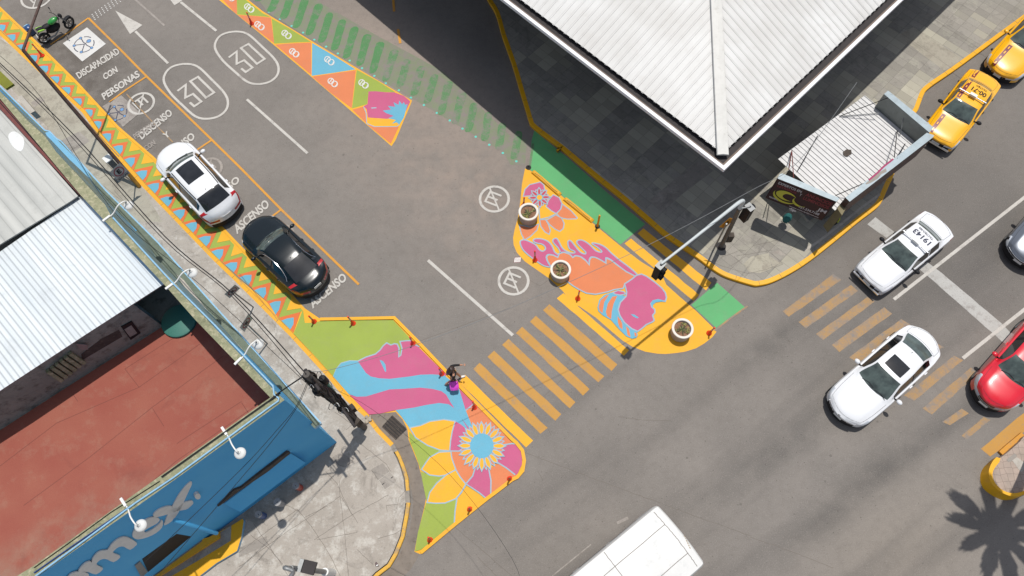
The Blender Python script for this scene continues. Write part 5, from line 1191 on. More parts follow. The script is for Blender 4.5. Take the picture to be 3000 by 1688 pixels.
b = MB(); c_ = G(P('s:965,560')[0], 5.7)-base; b.lathe([(0,.18),(.13,.15),(.14,0),(.12,-.18),(0,-.2)], M['black'], c_, 14); b.build('splice_case', t, sm=50)
cd = (G(P('n:1012,400')[0]) - G(P('n:850,168')[0])).normalized()
for f, L in ((.50,.95),(.92,.4)):
    b = MB(); c_ = tp*f; b.tube([c_ - cd*L, c_ + cd*L], .05, M['soffit'], 6); b.build('crossarm', t)
b = MB(); c_ = G(P('s:1600,900')[0], 2.0)-base; b.box(c_, (.3,.22,.4), M['soffit'], .6); b.box(tp*.2 + Vector((.1,-.12,0)), (.25,.2,.5), M['grime_and_shade'], .9); b.build('meter_box', t)
TOP = top
def wire(name, pts, r, lab, mat='black', group='overhead cables'):
    q = [G(P(p_)[0], z_) if isinstance(p_, str) else p_ for p_, z_ in pts]; b_ = MB(); b_.tube(smooth(q, False, 6), r, M[mat], 5); o_ = b_.build(name, None, loc=q[0]); return tag(o_, lab, 'cable', group)
wire('overhead_cable', [(TOP, 0),('i:1990,190',6.75),('e:1400,850',6.6),('a:640,1160',6.7),('w:-60,140',7.1)], .018, 'thick black cable running from the pole up along the sidewalk, nearest the kerb')
wire('overhead_cable', [(TOP + Vector((-.1,-.1,-.15)), 0),('i:1975,205',6.6),('e:1380,865',6.5),('a:620,1175',6.55),('w:-60,160',7.0)], .013, 'thinner black cable close beside the thick one along the sidewalk')
wire('overhead_cable', [(TOP + Vector((-.15,-.1,-.5)), 0),('i:1700,100',6.2),('e:950,620',6.2),('a:350,830',6.3),('a:-60,420',6.6)], .009, 'thin cable along the sidewalk on the shop side')
wire('overhead_cable', [(TOP, 0),('s:230,590',6.6),('s:50,740',6.56)], .022, 'short cable from the pole top to the corner of the shop parapet')
wire('overhead_cable', [(TOP + Vector((0,0,-.3)), 0),('s:560,850',6.3),('n:330,200',6.0),('n:0,560',5.8),('y:1300,1000',5.6)], .009, 'black cable crossing in front of the blue facade, left one')
wire('overhead_cable', [(TOP + Vector((0,0,-.4)), 0),('s:585,850',6.2),('n:300,280',5.9),('n:0,640',5.7),('y:1500,1100',5.5)], .009, 'black cable crossing in front of the blue facade, right one')
wire('overhead_cable', [(TOP + Vector((.1,.1,-.1)), 0),('s:1300,130',7.0),('j:1440,630',6.7),('k:290,290',6.4),('g:1430,930',6.4),('g:2318,460',6.7),('v:800,-150',7.3),('d:900,700',8.0)], .008, 'long thin pale cable crossing the side street to the white roof', 'grey_steel')
wire('overhead_cable', [(TOP + Vector((.1,.0,-.9)), 0),('s:2000,900',5.6),('n:1800,600',5.4),('n:2318,1300',5.5),('o:400,1700',5.8)], .005, 'hair-thin cable running from the pole down over the avenue')

# signal at the bottom of the frame
base = G((967+8, 1677+1), .15); t = thing('traffic_signal', 'grey traffic signal with painted foot at the bottom corner sidewalk', 'traffic signal', base)
tp = G((780+850/10.73, 1588+930/10.73), 5.4) - base
b = MB(); b.tube([(0,0,0), Vector((0,0,1.1))], .13, M['white_enamel'], 14); b.build('foot', t, sm=60); b = MB(); b.tube([(0,0,1.1), (0,0,4.9)], .08, M['grey_steel'], 12); b.build('pole', t, sm=60)
b = MB(); e2 = G((846, 1700), 5.6) - base; e3 = G((835, 1760), 5.6) - base; b.tube(smooth([Vector((0,0,4.9)), Vector((-.05,0,5.3)), tp, e2, e3], False, 5), .06, M['grey_steel'], 10); b.build('arm', t, sm=60)
hq = G((780+1360/10.73, 1588+800/10.73), 4.3) - base; Mh = Matrix.Rotation(R_(-15), 3, 'Z') @ Matrix.Rotation(R_(12), 3, 'Y')
b = MB(); b.box(hq, (.36,.36,.5), M['soffit'], M=Mh); b.build('signal_head', t); b = MB(); b.box(hq + Mh @ Vector((-.26,0,.1)), (.12,.36,.3), M['grey_steel'], M=Mh); b.build('bracket', t)
# litter
g0 = G(P('n:1172,1348')[0], .16); b = MB(); b.prism([g0 + Vector((-.05,-.06,0)), g0 + Vector((.07,-.07,0)), g0 + Vector((.05,.0,0)), g0 + Vector((-.03,.09,0)), g0 + Vector((-.07,.03,0))], .15, .19, simple('can_dark', (.05,.02,.02,1), .4)); b.ribbon([g0 + Vector((-.02,-.05,.035)), g0 + Vector((.05,-.02,.035))], .03, M['white_enamel'], .192)
tag(b.build('litter', loc=g0), 'small crushed dark and white packet lying on the corner sidewalk', 'litter')
g0 = G(P('s:1910,1130')[0], .15); b = MB(); rnd = random.Random(2)
for k in range(7): b.ball((g0.x + rnd.uniform(-.12,.12), g0.y + rnd.uniform(-.14,.2), .2), (rnd.uniform(.05,.1), rnd.uniform(.05,.1), .06), simple('rubble', rgb(190,176,156), .9, var=.3) if k == 0 else b.mats[0], 7)
tag(b.build('rubble_pile', sm=20, loc=g0), 'small heap of pale rubble at the foot of the utility pole', 'rubble')
g0 = G(P('g:335,1045')[0], .01); b = MB()
for k in range(6): b.poly([g0 + Vector((-.14+k*.045,-.12,0)), g0 + Vector((-.115+k*.045,-.12,0)), g0 + Vector((-.07+k*.045,.1,0)), g0 + Vector((-.095+k*.045,.1,0))], M['white_enamel'], .006)
b.poly([g0 + Vector((-.16,-.14,0)), g0 + Vector((.13,-.14,0)), g0 + Vector((.18,.12,0)), g0 + Vector((-.11,.12,0))], M['maroon'], .004); tag(b.build('paper', loc=g0), 'striped scrap of paper on the asphalt left of the yellow mural', 'paper scrap')

# ------------------------------------------------------------------ vehicles
def mono(xs, ys, x):
    n = len(xs)
    if x <= xs[0]: return ys[0]
    if x >= xs[-1]: return ys[-1]
    d = [(ys[i+1]-ys[i])/(xs[i+1]-xs[i]) for i in range(n-1)]
    m = [d[0]] + [0 if d[i-1]*d[i] <= 0 else 2*d[i-1]*d[i]/(d[i-1]+d[i]) for i in range(1, n-1)] + [d[-1]]
    i = max(k for k in range(n-1) if xs[k] <= x); h = xs[i+1]-xs[i]; t = (x-xs[i])/h
    return ys[i]*(2*t**3-3*t*t+1) + h*m[i]*(t**3-2*t*t+t) + ys[i+1]*(-2*t**3+3*t*t) + h*m[i+1]*(t**3-t*t)
def glass(name, c):
    n = NT(name, .06, 0, .9); col = n.mix(n.ramp(n.noise(2.5, 3, n.obj()), .35, .65), c, tuple(x*.35 for x in c[:3])+(1,)); return n.out(col)
def carpaint(name, c, flake=0.0, rough=.32):
    n = NT(name, rough, flake, .5); n.b.inputs['Coat Weight'].default_value = .8; n.b.inputs['Coat Roughness'].default_value = .03
    col = n.mix(n.ramp(n.noise(3, 5, n.obj()), .3, .75, 0, .14), c, tuple(x*.75 for x in c[:3])+(1,)); return n.out(col)
GLASS = glass('car_glass', (.075,.10,.09,1)); GLASS_D = glass('tinted_glass', (.012,.013,.014,1))
REDL = simple('tail_light', (.35,.01,.015,1), .15); HEADL = simple('head_light', (.55,.58,.62,1), .08, .3); SEAM = simple('panel_gap', (.03,.03,.03,1), .8)
# stations: x, bow, w, zbelt, wtop(belt inner), wroof, zedge, ztop   (metres, x from the nose)
SED = [ # modern sedan, L 4.75 W .90
 (0.00,.30,.74,.52,.66,.50,.60,.62),(0.10,.30,.82,.62,.74,.56,.70,.72),(0.40,.24,.88,.70,.78,.58,.80,.83),(0.90,.16,.90,.78,.80,.60,.90,.93),
 (1.30,.22,.90,.88,.80,.62,.96,.99),(1.40,.24,.90,.90,.80,.74,.985,1.02),(2.10,.12,.90,.93,.80,.60,1.33,1.40),(2.65,.04,.90,.94,.80,.59,1.38,1.455),(3.20,-.06,.90,.95,.79,.56,1.35,1.43),(3.45,-.08,.895,.96,.78,.55,1.30,1.375),
 (4.10,-.16,.87,.98,.76,.64,1.02,1.09),(4.18,-.18,.86,.97,.75,.6,1.02,1.07),(4.50,-.24,.82,.95,.70,.55,.98,1.03),(4.68,-.28,.76,.90,.64,.5,.93,.96),(4.75,-.28,.72,.80,.62,.48,.84,.86)]
TSU = [ # boxy 1990s sedan, L 4.30 W .81
 (0.00,.12,.72,.56,.66,.5,.63,.64),(0.08,.12,.76,.62,.70,.54,.70,.71),(0.30,.10,.79,.68,.72,.55,.77,.79),(0.80,.08,.81,.74,.73,.56,.84,.87),
 (1.12,.10,.81,.82,.73,.60,.90,.92),(1.20,.11,.81,.84,.73,.70,.92,.94),(1.82,.07,.81,.86,.73,.57,1.27,1.32),(2.40,.02,.81,.87,.73,.57,1.30,1.36),(2.98,-.04,.81,.87,.73,.56,1.28,1.33),(3.05,-.05,.81,.87,.73,.555,1.26,1.31),
 (3.52,-.09,.80,.87,.71,.62,.94,.99),(3.60,-.10,.80,.86,.70,.58,.93,.96),(4.00,-.10,.79,.85,.68,.54,.90,.93),(4.22,-.12,.77,.82,.66,.5,.87,.89),(4.30,-.12,.74,.72,.64,.48,.76,.78)]
SUV = [ # L 4.65 W .92
 (0.00,.34,.74,.66,.64,.50,.76,.78),(0.10,.34,.83,.76,.74,.56,.86,.89),(0.40,.26,.90,.86,.80,.60,.97,1.0),(0.85,.18,.92,.94,.82,.62,1.04,1.08),
 (1.12,.22,.92,1.02,.82,.64,1.09,1.13),(1.20,.24,.92,1.04,.82,.76,1.11,1.15),(1.85,.14,.92,1.07,.82,.64,1.50,1.58),(2.50,.05,.92,1.08,.82,.64,1.56,1.65),(3.20,-.03,.92,1.09,.81,.63,1.55,1.65),(3.80,-.08,.91,1.10,.80,.60,1.50,1.60),
 (4.34,-.14,.89,1.12,.78,.66,1.12,1.20),(4.42,-.18,.88,1.06,.77,.6,1.08,1.12),(4.55,-.22,.84,.90,.72,.56,.98,1.0),(4.62,-.24,.80,.80,.68,.52,.86,.88),(4.65,-.24,.78,.70,.66,.5,.74,.76)]
COUPE = [ # fastback, L 4.72 W .92
 (0.00,.36,.70,.56,.62,.48,.64,.66),(0.10,.36,.80,.66,.72,.54,.74,.76),(0.40,.28,.89,.74,.78,.58,.84,.87),(0.90,.18,.92,.82,.80,.60,.92,.95),
 (1.28,.24,.92,.90,.80,.62,.97,1.0),(1.38,.26,.92,.92,.80,.74,.99,1.02),(2.02,.14,.92,.95,.79,.58,1.30,1.37),(2.60,.04,.92,.96,.78,.56,1.34,1.41),(3.05,-.05,.92,.97,.77,.54,1.30,1.38),(3.3,-.07,.92,.98,.76,.53,1.25,1.33),
 (4.15,-.14,.90,1.0,.72,.60,1.01,1.08),(4.25,-.18,.89,.99,.71,.56,1.0,1.05),(4.50,-.26,.83,.95,.66,.5,.97,1.01),(4.66,-.32,.76,.88,.62,.46,.91,.93),(4.72,-.32,.72,.76,.6,.44,.79,.81)]
CRO = [(x*.93 if i < 7 else x - .15, b_, w_, zb, wt, wr_, ze, zt) for i, (x, b_, w_, zb, wt, wr_, ze, zt) in enumerate(SUV)]
CRO = [(x if i < 4 else x - .10*(1 if i < 7 else 0),) + tuple(r) for i, (x, *r) in enumerate(CRO)]
def build_car(name, label, cat, front, rear, ST_, color, z=.65, scale_w=1.0, taxi=None, sunroof=None, rails=False, rearglass=GLASS, hatch=False, plate=None, grille='bar', trim=None, group=None, pillar=None, nose_black=False):
    g0, g1 = G(P(front)[0], z), G(P(rear)[0], z); Lr = (g1-g0).length; L0 = ST_[-1][0]; k = Lr/L0; k = max(.93, min(1.07, k)); cen = (g0+g1)/2
    d = (g0-g1); rz = math.atan2(d.y, d.x)   # heading
    t = thing(name, label, cat, (cen.x, cen.y, 0.0), rz, group); t.scale = (k, 1, 1)
    xs = [s_[0] for s_ in ST_]; cols = list(zip(*ST_)); L = L0
    NX = []
    for a, c in zip(xs, xs[1:]):
        n_ = max(1, int(round((c-a)/.075)))
        NX += [a + (c-a)*i/n_ for i in range(n_)]
    NX.append(xs[-1])
    iC, iH, iR, iB = xs[5], xs[6], xs[8 if not hatch else 9], xs[10]   # cowl, header, rear header, backlight base
    iR = xs[9] if not hatch else xs[9]
    def prof(x):
        bow, wd, zb, wt, wr_, ze, zt = (mono(xs, cols[j], x) for j in range(1, 8))
        wd *= scale_w; wt *= scale_w; wr_ *= scale_w
        p = [(wd*.90,.20),(wd*.975,.30),(wd*.985,.48),(wd, .62*zb+.12),(wd*.99, zb-.07),(wd*.955, zb-.01),(wt, zb+.012),(wr_+ (wt-wr_)*.0, ze),(wr_*.90, ze+(zt-ze)*.55),(wr_*.62, ze+(zt-ze)*.83),(wr_*.32, ze+(zt-ze)*.96),(0, zt)]
        return bow, wd, p
    HN = 12
    def ring(x):
        bow, wd, p = prof(x); out = []
        for sgn in (1, -1):
            rr = []
            for y, z_ in p:
                xx = x + bow*(y/wd)**2; rr.append(Vector((L/2 - xx, sgn*y, z_)))
            out.append(rr)
        return out[0] + out[1][:-1][::-1]      # left bottom .. top .. right bottom : 23 points
    rings = [ring(x) for x in NX]; NR_ = len(rings[0])
    groups = {}
    def put(key, quad): groups.setdefault(key, []).append(quad)
    for i in range(len(NX)-1):
        xm = (NX[i]+NX[i+1])/2
        for j in range(NR_-1):
            jj = j if j < 11 else 21 - j   # symmetric band index 0..10 (band between point jj and jj+1)
            q = [rings[i][j], rings[i+1][j], rings[i+1][j+1], rings[i][j+1]]
            ym = abs(sum(v.y for v in q)/4)
            key = 'body'
            if jj >= 8 and iC < xm < iH: key = 'windshield'
            elif jj >= 8 and iR < xm < iB: key = 'rear_window'
            elif jj == 6 and iC+.22 < xm < iB-.28:
                bp = (xs[6]+xs[8])/2 + .1; key = 'side_window_%d%d' % (j > 11, xm > bp) if abs(xm-bp) > .05 else 'pillar'
            elif jj == 0: key = 'sill'
            elif nose_black is True and xm < .30 and jj < 5 and not (jj in (3,4) and ym > .5 and xm < .2): key = 'grille'
            elif jj in (3, 4) and xm < .34 and ym > .45: key = 'headlight_%d' % (j > 11)
            elif jj in (4, 5) and xm < .42 and ym > .5: key = 'headlight_%d' % (j > 11)
            elif jj in (3, 4) and xm > L - .36 and ym > .45: key = 'taillight_%d' % (j > 11)
            elif hatch and jj in (5, 6) and iB-.1 < xm < iB + .1: key = 'taillight_%d' % (j > 11)
            if sunroof and jj >= sunroof[2] and sunroof[0] < xm < sunroof[1]: key = 'sunroof'
            put(key, q)
    # nose and tail: curved faces closing the first and last ring
    for end, rg in ((0, rings[0]), (1, rings[-1])):
        x = NX[0] if end == 0 else NX[-1]; bow, wd, p = prof(x); C_ = 12; rows = []
        for y, z_ in p:
            row = []
            for c in range(C_+1):
                yy = -y + 2*y*c/C_; bulge = 0 if end == 0 else 0
                row.append(Vector((L/2 - (x + bow*(yy/wd)**2), yy, z_)))
            rows.append(row)
        for r in range(len(rows)-1):
            for c in range(C_):
                q = [rows[r][c], rows[r][c+1], rows[r+1][c+1], rows[r+1][c]] if end == 0 else [rows[r][c+1], rows[r][c], rows[r+1][c], rows[r+1][c+1]]
                ym = abs(sum(v.y for v in q)/4)/wd; key = 'body'
                if r == 0: key = 'sill'
                elif end == 0 and r in (3, 4) and ym > .55: key = 'headlight_%d' % (sum(v.y for v in q) < 0)
                elif end == 0 and r in (3, 4) and grille: key = 'grille'
                elif end == 0 and r in (1,) and ym < .75: key = 'grille'
                elif end == 0 and nose_black and (nose_black is True or (r < 4 and ym < .8)): key = 'grille'
                elif end == 1 and r in (3, 4) and ym > .5: key = 'taillight_%d' % (sum(v.y for v in q) < 0)
                elif end == 1 and r == 1: key = 'rear_valance'
                put(key, q)
    allv = []; allf = []
    for key, quads in groups.items():
        for q in quads: b0 = len(allv); allv += q; allf.append([b0, b0+1, b0+2, b0+3])
    bvh = BVHTree.FromPolygons([tuple(v) for v in allv], allf)
    def mesh(name_, quads, mat, sm=35):
        idx = {}; vs_ = []; fs = []
        for q in quads:
            f = []
            for v in q:
                kk = (round(v.x,4), round(v.y,4), round(v.z,4))
                if kk not in idx: idx[kk] = len(vs_); vs_.append(v)
                if idx[kk] not in f: f.append(idx[kk])
            if len(f) > 2: fs.append(f)
        b_ = MB(); b_.add(vs_, fs, mat); o_ = b_.build(name_, t, sm=sm); return o_
    mats = {'body': color, 'windshield': GLASS, 'rear_window': rearglass, 'sill': M['black'], 'pillar': pillar or M['black'], 'grille': M['black'], 'sunroof': GLASS_D, 'rear_valance': M['black']}
    names = {}
    for key, quads in groups.items():
        base_ = key.split('_')[0]; nm = {'headlight': 'headlight', 'taillight': 'tail_light', 'side': 'side_window'}.get(base_, key)
        mt = {'headlight': HEADL, 'taillight': REDL, 'side': GLASS_D}.get(base_) or mats[key]
        o_ = mesh(nm, quads, mt)
        if key == 'body': body = o_
    def drape(x, y, off=.004):
        h = bvh.ray_cast(Vector((x, y, 3)), Vector((0,0,-1))); return Vector((x, y, (h[0].z if h[0] else .8) + off))
    def dr_line(pts, wd, mat, nm, par=t, n_=6):
        b_ = MB(); o_ = []
        for (x0, y0), (x1, y1) in zip(pts, pts[1:]):
            for i in range(n_): o_.append(drape(x0+(x1-x0)*i/n_, y0+(y1-y0)*i/n_))
        o_.append(drape(*pts[-1])); b_.ribbon(o_, wd, mat); return b_.build(nm, par)
    def X(x, yf=0): return L/2 - x
    W = max(cols[2])*scale_w
    def bx(x, yr):  # point on a bowed station
        bow, wd, p = prof(x); return (L/2 - (x + bow*(yr)**2), yr*wd)
    # shut lines: bonnet, boot, doors
    b_ = MB(); 
    def seam(pts): 
        o_ = []
        for (x0, y0), (x1, y1) in zip(pts, pts[1:]):
            n_ = max(2, int(abs(x1-x0)/.12) + int(abs(y1-y0)/.12))
            for i in range(n_): xx = x0 + (x1-x0)*i/n_; yy = y0 + (y1-y0)*i/n_; o_.append(drape(*bx(xx, yy), .0035))
        o_.append(drape(*bx(*pts[-1]), .0035)); b_.ribbon(o_, .010, SEAM)
    seam([(.14,-.80),(.10,-.5),(.08,0),(.10,.5),(.14,.80)]); seam([(.14,.80),(.7,.84),(iC-.12,.86)]); seam([(.14,-.80),(.7,-.84),(iC-.12,-.86)])
    if not hatch: seam([(iB+.06,-.74),(iB+.06,0),(iB+.06,.74),(L-.22,.78),(L-.08,.0),(L-.22,-.78),(iB+.06,-.74)])
    b_.build('panel_gaps', body)
    # mirrors
    for sgn in (1, -1):
        mx = L/2 - (iC + .42); b_ = MB(); b_.ball((mx, sgn*(W+.10), cols[3][5]+.08), (.085,.115,.075), trim or color, 12); b_.tube([(mx, sgn*(W-.10), cols[3][5]+.02), (mx, sgn*(W+.06), cols[3][5]+.06)], .03, M['black'], 6); mo_ = b_.build('mirror', t, sm=60)
    # wheels
    for wx in (.85, L-.95 if not hatch else L-.88):
        for sgn in (1, -1):
            cw = Vector((L/2-wx, sgn*(W-.12), .315)); b_ = MB(); Mx = Matrix.Rotation(R_(90), 3, 'X')
            b_.lathe([(.20,-.105),(.30,-.10),(.315,-.07),(.315,.07),(.30,.10),(.20,.105)], M['rubber'], cw, 22, Mx); wh_ = b_.build('wheel', t, sm=50)
            b_ = MB(); b_.lathe([(0,.07*sgn*-1),(.19,.09*sgn*-1),(.205,.10*sgn*-1)], M['grey_steel'], cw, 12, Mx); b_.build('rim', wh_, sm=40)
    # door handles
    for sgn in (1, -1):
        for hx in ((xs[6]+.55), (xs[8]+.25)):
            b_ = MB(); b_.ball((L/2-hx, sgn*(W+.008), cols[3][7]-.10), (.09,.022,.02), trim or color, 8); b_.build('door_handle', t, sm=60)
    # plate
    zt_ = .58 if not plate else plate
    b_ = MB(); b_.box((L/2+.006, 0, .46), (.012,.34,.12), M['white_enamel']); b_.build('licence_plate', t)
    b_ = MB(); b_.box((-L/2-.008, 0, zt_), (.012,.34,.14), M['white_enamel']); b_.build('licence_plate', t)
    if grille == 'chrome':
        for zz_, rr_ in ((.60,.012),(.52,.010)):
            b_ = MB(); pts = []
            for i in range(13):
                yy = -.62 + 1.24*i/12; bow, wd, p = prof(0); pts.append((L/2 - bow*(yy/wd)**2 + .012, yy, zz_ + (.0 if rr_ > .011 else 0)))
            b_.tube(pts, rr_, M['chrome'], 6); b_.build('grille_bar', t, sm=60)
    if rails:
        for sgn in (1, -1):
            b_ = MB(); pts = []
            for i in range(10):
                x = iH + .15 + (iR - iH - .2)*i/9; bow, wd, p = prof(x); pts.append(drape(L/2-x, sgn*p[8][0]*1.02, .03))
            b_.tube(pts, .016, M['black'], 6); b_.build('roof_rail', t, sm=60)
    # wipers, badge
    b_ = MB()
    for y0 in (-.45, .12): b_.tube([drape(L/2-iC-.03-.02, y0, .012), drape(L/2-iC-.10, y0+.25, .014), drape(L/2-iC-.06, y0+.5, .014)], .009, M['black'], 5)
    b_.build('wiper', t)
    if not taxi:
        c_ = drape(L/2-iR+.12, 0, .0); b_ = MB(); b_.ball(c_ + Vector((0,0,.012)), (.035,.012,.02), M['black'], 8); b_.build('antenna', t, sm=60)
    return dict(t=t, drape=drape, L=L, W=W, xs=xs, bx=bx, prof=prof, body=body, dr_line=dr_line, X=X, bvh=bvh)
def roof_text(car, s_, cx_, cy_, w_, h_, mat, rot=0, nm='lettering'):
    """text on the roof; w_ runs across the car (y), h_ along it"""
    vs2, fs2 = text_mesh(s_, .03); b_ = MB(); pts = []
    for u_, v_ in vs2:
        a, c = (u_-.5)*w_, (v_-.5)*h_
        if rot: a, c = -a, -c
        pts.append(car['drape'](cx_ + c, cy_ - a, .005))
    b_.add(pts, fs2, mat); return b_.build(nm, car['t'])
WHITE = carpaint('car_white', rgb(234,235,237,1.25)); BLACK = carpaint('car_black', (.006,.010,.013,1), 0, .25); BLACK.node_tree.nodes['Principled BSDF'].inputs['Coat Weight'].default_value = .25; BLACK.node_tree.nodes['Principled BSDF'].inputs['Specular IOR Level'].default_value = .3; YEL = carpaint('taxi_yellow', rgb(255,186,8,1.3)); REDC = carpaint('car_red', rgb(214,22,44,1.15)); SILV = carpaint('car_silver', rgb(112,118,128), .4, .3); MAR = simple('taxi_maroon', rgb(118,26,48), .4); TXT = simple('taxi_text', rgb(40,44,70), .5); BLU = simple('taxi_blue', rgb(40,110,190), .4)
c1 = build_car('parked_car', 'white parked suv with dark glass roof panel and open sky view', 'car', 'e:1405,88', 'e:1925,655', SUV, WHITE, z=.8, hatch=True, sunroof=(2.0, 3.05, 9), rails=True, rearglass=GLASS_D, plate=.72)
c1['t']['label'] = 'white parked suv with black glass sunroof and red tail lights'
b = MB(); b.ball((-c1['L']/2+.16, 0, .98), (.02,.05,.05), M['soffit'], 10); b.build('emblem', c1['t'], sm=60)
c2 = build_car('parked_car', 'glossy black parked fastback car beside the zigzag border', 'car', 'f:98,725', 'f:668,1268', COUPE, BLACK, z=.7, hatch=True, rearglass=GLASS_D, plate=.80)
for sgn in (1, -1):
    b = MB(); pts = []
    for i in range(14):
        x = c2['xs'][5]+.25 + (c2['xs'][10]-.35-c2['xs'][5]-.25)*i/13; bow, wd, p = c2['prof'](x); f = abs(math.sin(math.pi*i/13))**.5; y = p[6][0] + (p[7][0]-p[6][0])*f; z_ = p[6][1] + (p[7][1]-p[6][1])*f; pts.append((c2['L']/2 - x - bow*(y/wd)**2, sgn*(y+.008), z_+.006))
    b.tube(pts, .009, M['chrome'], 5); b.build('chrome_trim', c2['t'], sm=60)
c3 = build_car('driving_car', 'white sedan with small dark sunroof driving over the worn crossing', 'car', 'l:752,1205', 'l:1500,535', SED, WHITE, z=.65, sunroof=(2.22, 2.78, 9), grille='chrome', rearglass=GLASS)
b = MB(); b.ball((c3['L']/2+.0, 0, .62), (.02,.06,.06), M['chrome'], 12); b.build('emblem', c3['t'], sm=60)
c4 = build_car('driving_car', 'red pickup or suv with black grille entering from the right edge', 'car', 'l:1982,1136', 'd:2655,2668', CRO, REDC, z=.8, hatch=True, grille='chrome', scale_w=.92, nose_black='low')
c4['t']['label'] = 'red suv with black chrome edged grille at the right edge'
c5 = build_car('driving_car', 'silver car with lit front, cut by the right edge', 'car', 'h:2225,1120', 'h:2900,330', SED, SILV, z=.65, grille='chrome', nose_black=True)
c5['t']['label'] = 'silver car with black grille, cut off by the right edge'
def taxi(c, text, sub, bar=True, stripe=True):
    t = c['t']; L = c['L']; xs = c['xs']; xb = L/2 - (xs[6] + .38)
    if bar:
        b_ = MB(); q = [c['drape'](xb, y, .09) for y in (-.62,-.3,0,.3,.62)]; q = [Vector((v.x, v.y, max(x_.z for x_ in q))) for v in q]; b_.tube(q, .028, M['chrome'], 8); br = b_.build('roof_bar', t, sm=60)
        b_ = MB(); b_.box(q[2] + Vector((0,0,.04)), (.14,.30,.09), M['white_enamel']); b_.build('taxi_lamp', br)
        b_ = MB()
        for y in (-.58, .58): b_.tube([c['drape'](xb, y*.95, -.01), Vector((xb, y, q[2].z))], .014, M['black'], 6)
        b_.build('bar_foot', br)
    x2 = L/2 - (xs[8] - .28)
    roof_text(c, text, x2+.06, .12 if stripe else 0, .80 if not stripe else .66, .26, TXT if not stripe else M['black'], 0)
    roof_text(c, sub, x2-.20, .12 if stripe else 0, .70 if not stripe else .5, .10, TXT if not stripe else M['black'], 0)
    if stripe:
        for x0, x1 in ((.12, xs[5]-.08), (xs[6]+.06, xs[9]-.02), (xs[11]+.03, L-.12)):
            b_ = MB(); q = []
            for i in range(14): xx = L/2 - (x0 + (x1-x0)*i/13); q.append((c['drape'](xx, -.52, .004), c['drape'](xx, -.36, .004)))
            b_.add([v for p_ in q for v in p_], [[2*i, 2*i+1, 2*i+3, 2*i+2][::-1] for i in range(13)], MAR); st_ = b_.build('stripe', t)
            n_ = max(2, int((x1-x0)/.28)); b_ = MB()
            for i in range(n_):
                xx = L/2 - (x0 + (x1-x0)*(i+.5)/n_); b_.ribbon([c['drape'](xx+.07, -.44, .009), c['drape'](xx-.05, -.44, .009)], .045, YEL)
            b_.build('stripe_marks', st_)
    b_ = MB(); b_.box((L/2+.02, .0, .40), (.05, 1.3, .07), M['chrome']); b_.build('bumper_trim', t)
c6 = build_car('taxi', 'white boxy taxi numbered 19143 on its roof', 'taxi', 'h:1000,1222', 'h:1607,735', TSU, WHITE, z=.65, trim=M['black'], pillar=WHITE); taxi(c6, '19143', 'TX-CTRO-005', True, False)
for sgn in (1, -1):
    b = MB(); pts = []
    vs_ = []
    for i in range(16):
        x = .3 + (c6['L']-.6)*i/15; bow, wd, p = c6['prof'](x); xx = c6['L']/2 - x - bow; vs_ += [Vector((xx, sgn*(p[2][0]+.004), p[2][1])), Vector((xx, sgn*(p[3][0]+.004), p[3][1]))]
    b.add(vs_, [[2*i, 2*i+2, 2*i+3, 2*i+1][::sgn] for i in range(15)], BLU); b.build('side_band', c6['t'])
c7 = build_car('taxi', 'boxy yellow taxi with maroon stripe standing beside the kiosk', 'taxi', 'd:1585,1190', 'd:1990,655', TSU, YEL, z=.65, trim=M['black'], pillar=YEL); taxi(c7, '00-71', 'TX-CTRO', True, True)
c8 = build_car('taxi', 'newer yellow taxi with maroon stripe, at the top right edge', 'taxi', 'd:2110,618', 'd:2590,90', SED, YEL, z=.65); 
for x0, x1 in ((.12, c8['xs'][5]-.12), (c8['xs'][6]+.1, c8['xs'][9])):
    b = MB(); q = []
    for i in range(14): xx = c8['L']/2 - (x0 + (x1-x0)*i/13); q.append((c8['drape'](xx, -.52, .004), c8['drape'](xx, -.34, .004)))
    b.add([v for p_ in q for v in p_], [[2*i, 2*i+1, 2*i+3, 2*i+2][::-1] for i in range(13)], MAR); st_ = b.build('stripe', c8['t'])
    b = MB()
    for i in range(4):
        xx = c8['L']/2 - (x0 + (x1-x0)*(i+.5)/4); b.ribbon([c8['drape'](xx+.08, -.43, .009), c8['drape'](xx-.06, -.43, .009)], .05, YEL)
    b.build('stripe_marks', st_)

# bus
BZ = 3.0
bc = [G(q_, BZ) for q_ in P('o:1538,842 1945,1325')]; bdir = (G(P('o:780,1449')[0], BZ) - G(P('o:1200,1100')[0], BZ)).normalized(); 
g0 = (bc[0]+bc[1])/2; BW = 2.3; BL = 9.5; rz = math.atan2(-bdir.y, -bdir.x); 
t = thing('bus', 'white bus seen from above, its roof with dark panel joints, at the lower edge', 'bus', (g0.x, g0.y, 0) , rz)
BWm = simple('bus_white', rgb(230,229,226), .55, var=.10, scale=1.2, dirt=(rgb(184,188,188), .6))
def bus_ring(x, ins, zt):
    hw = BW/2 - ins; pr = [(hw*.98,.45),(hw,.9),(hw,1.6),(hw,2.62),(hw*.985,2.84),(hw*.945,2.93),(hw*.6,2.98),(hw*.3,3.0),(0,3.01)]
    pr = [(y, .45+(z_-.45)*zt) for y, z_ in pr]; return [Vector((x - .05*(1 - math.cos(y/hw*1.2))*(1 if x > -.6 else 0), y, z_)) for y, z_ in pr] + [Vector((x - .05*(1 - math.cos(y/hw*1.2))*(1 if x > -.6 else 0), -y, z_)) for y, z_ in pr[:-1][::-1]]
xsb = [0, -.05, -.14, -.3, -.9, -2, -3.5, -5, -7, -BL]; insb = [.07,.025,.005,0,0,0,0,0,0,.05]; ztb = [.955,.985,.995,1,1,1,1,1,1,.99]
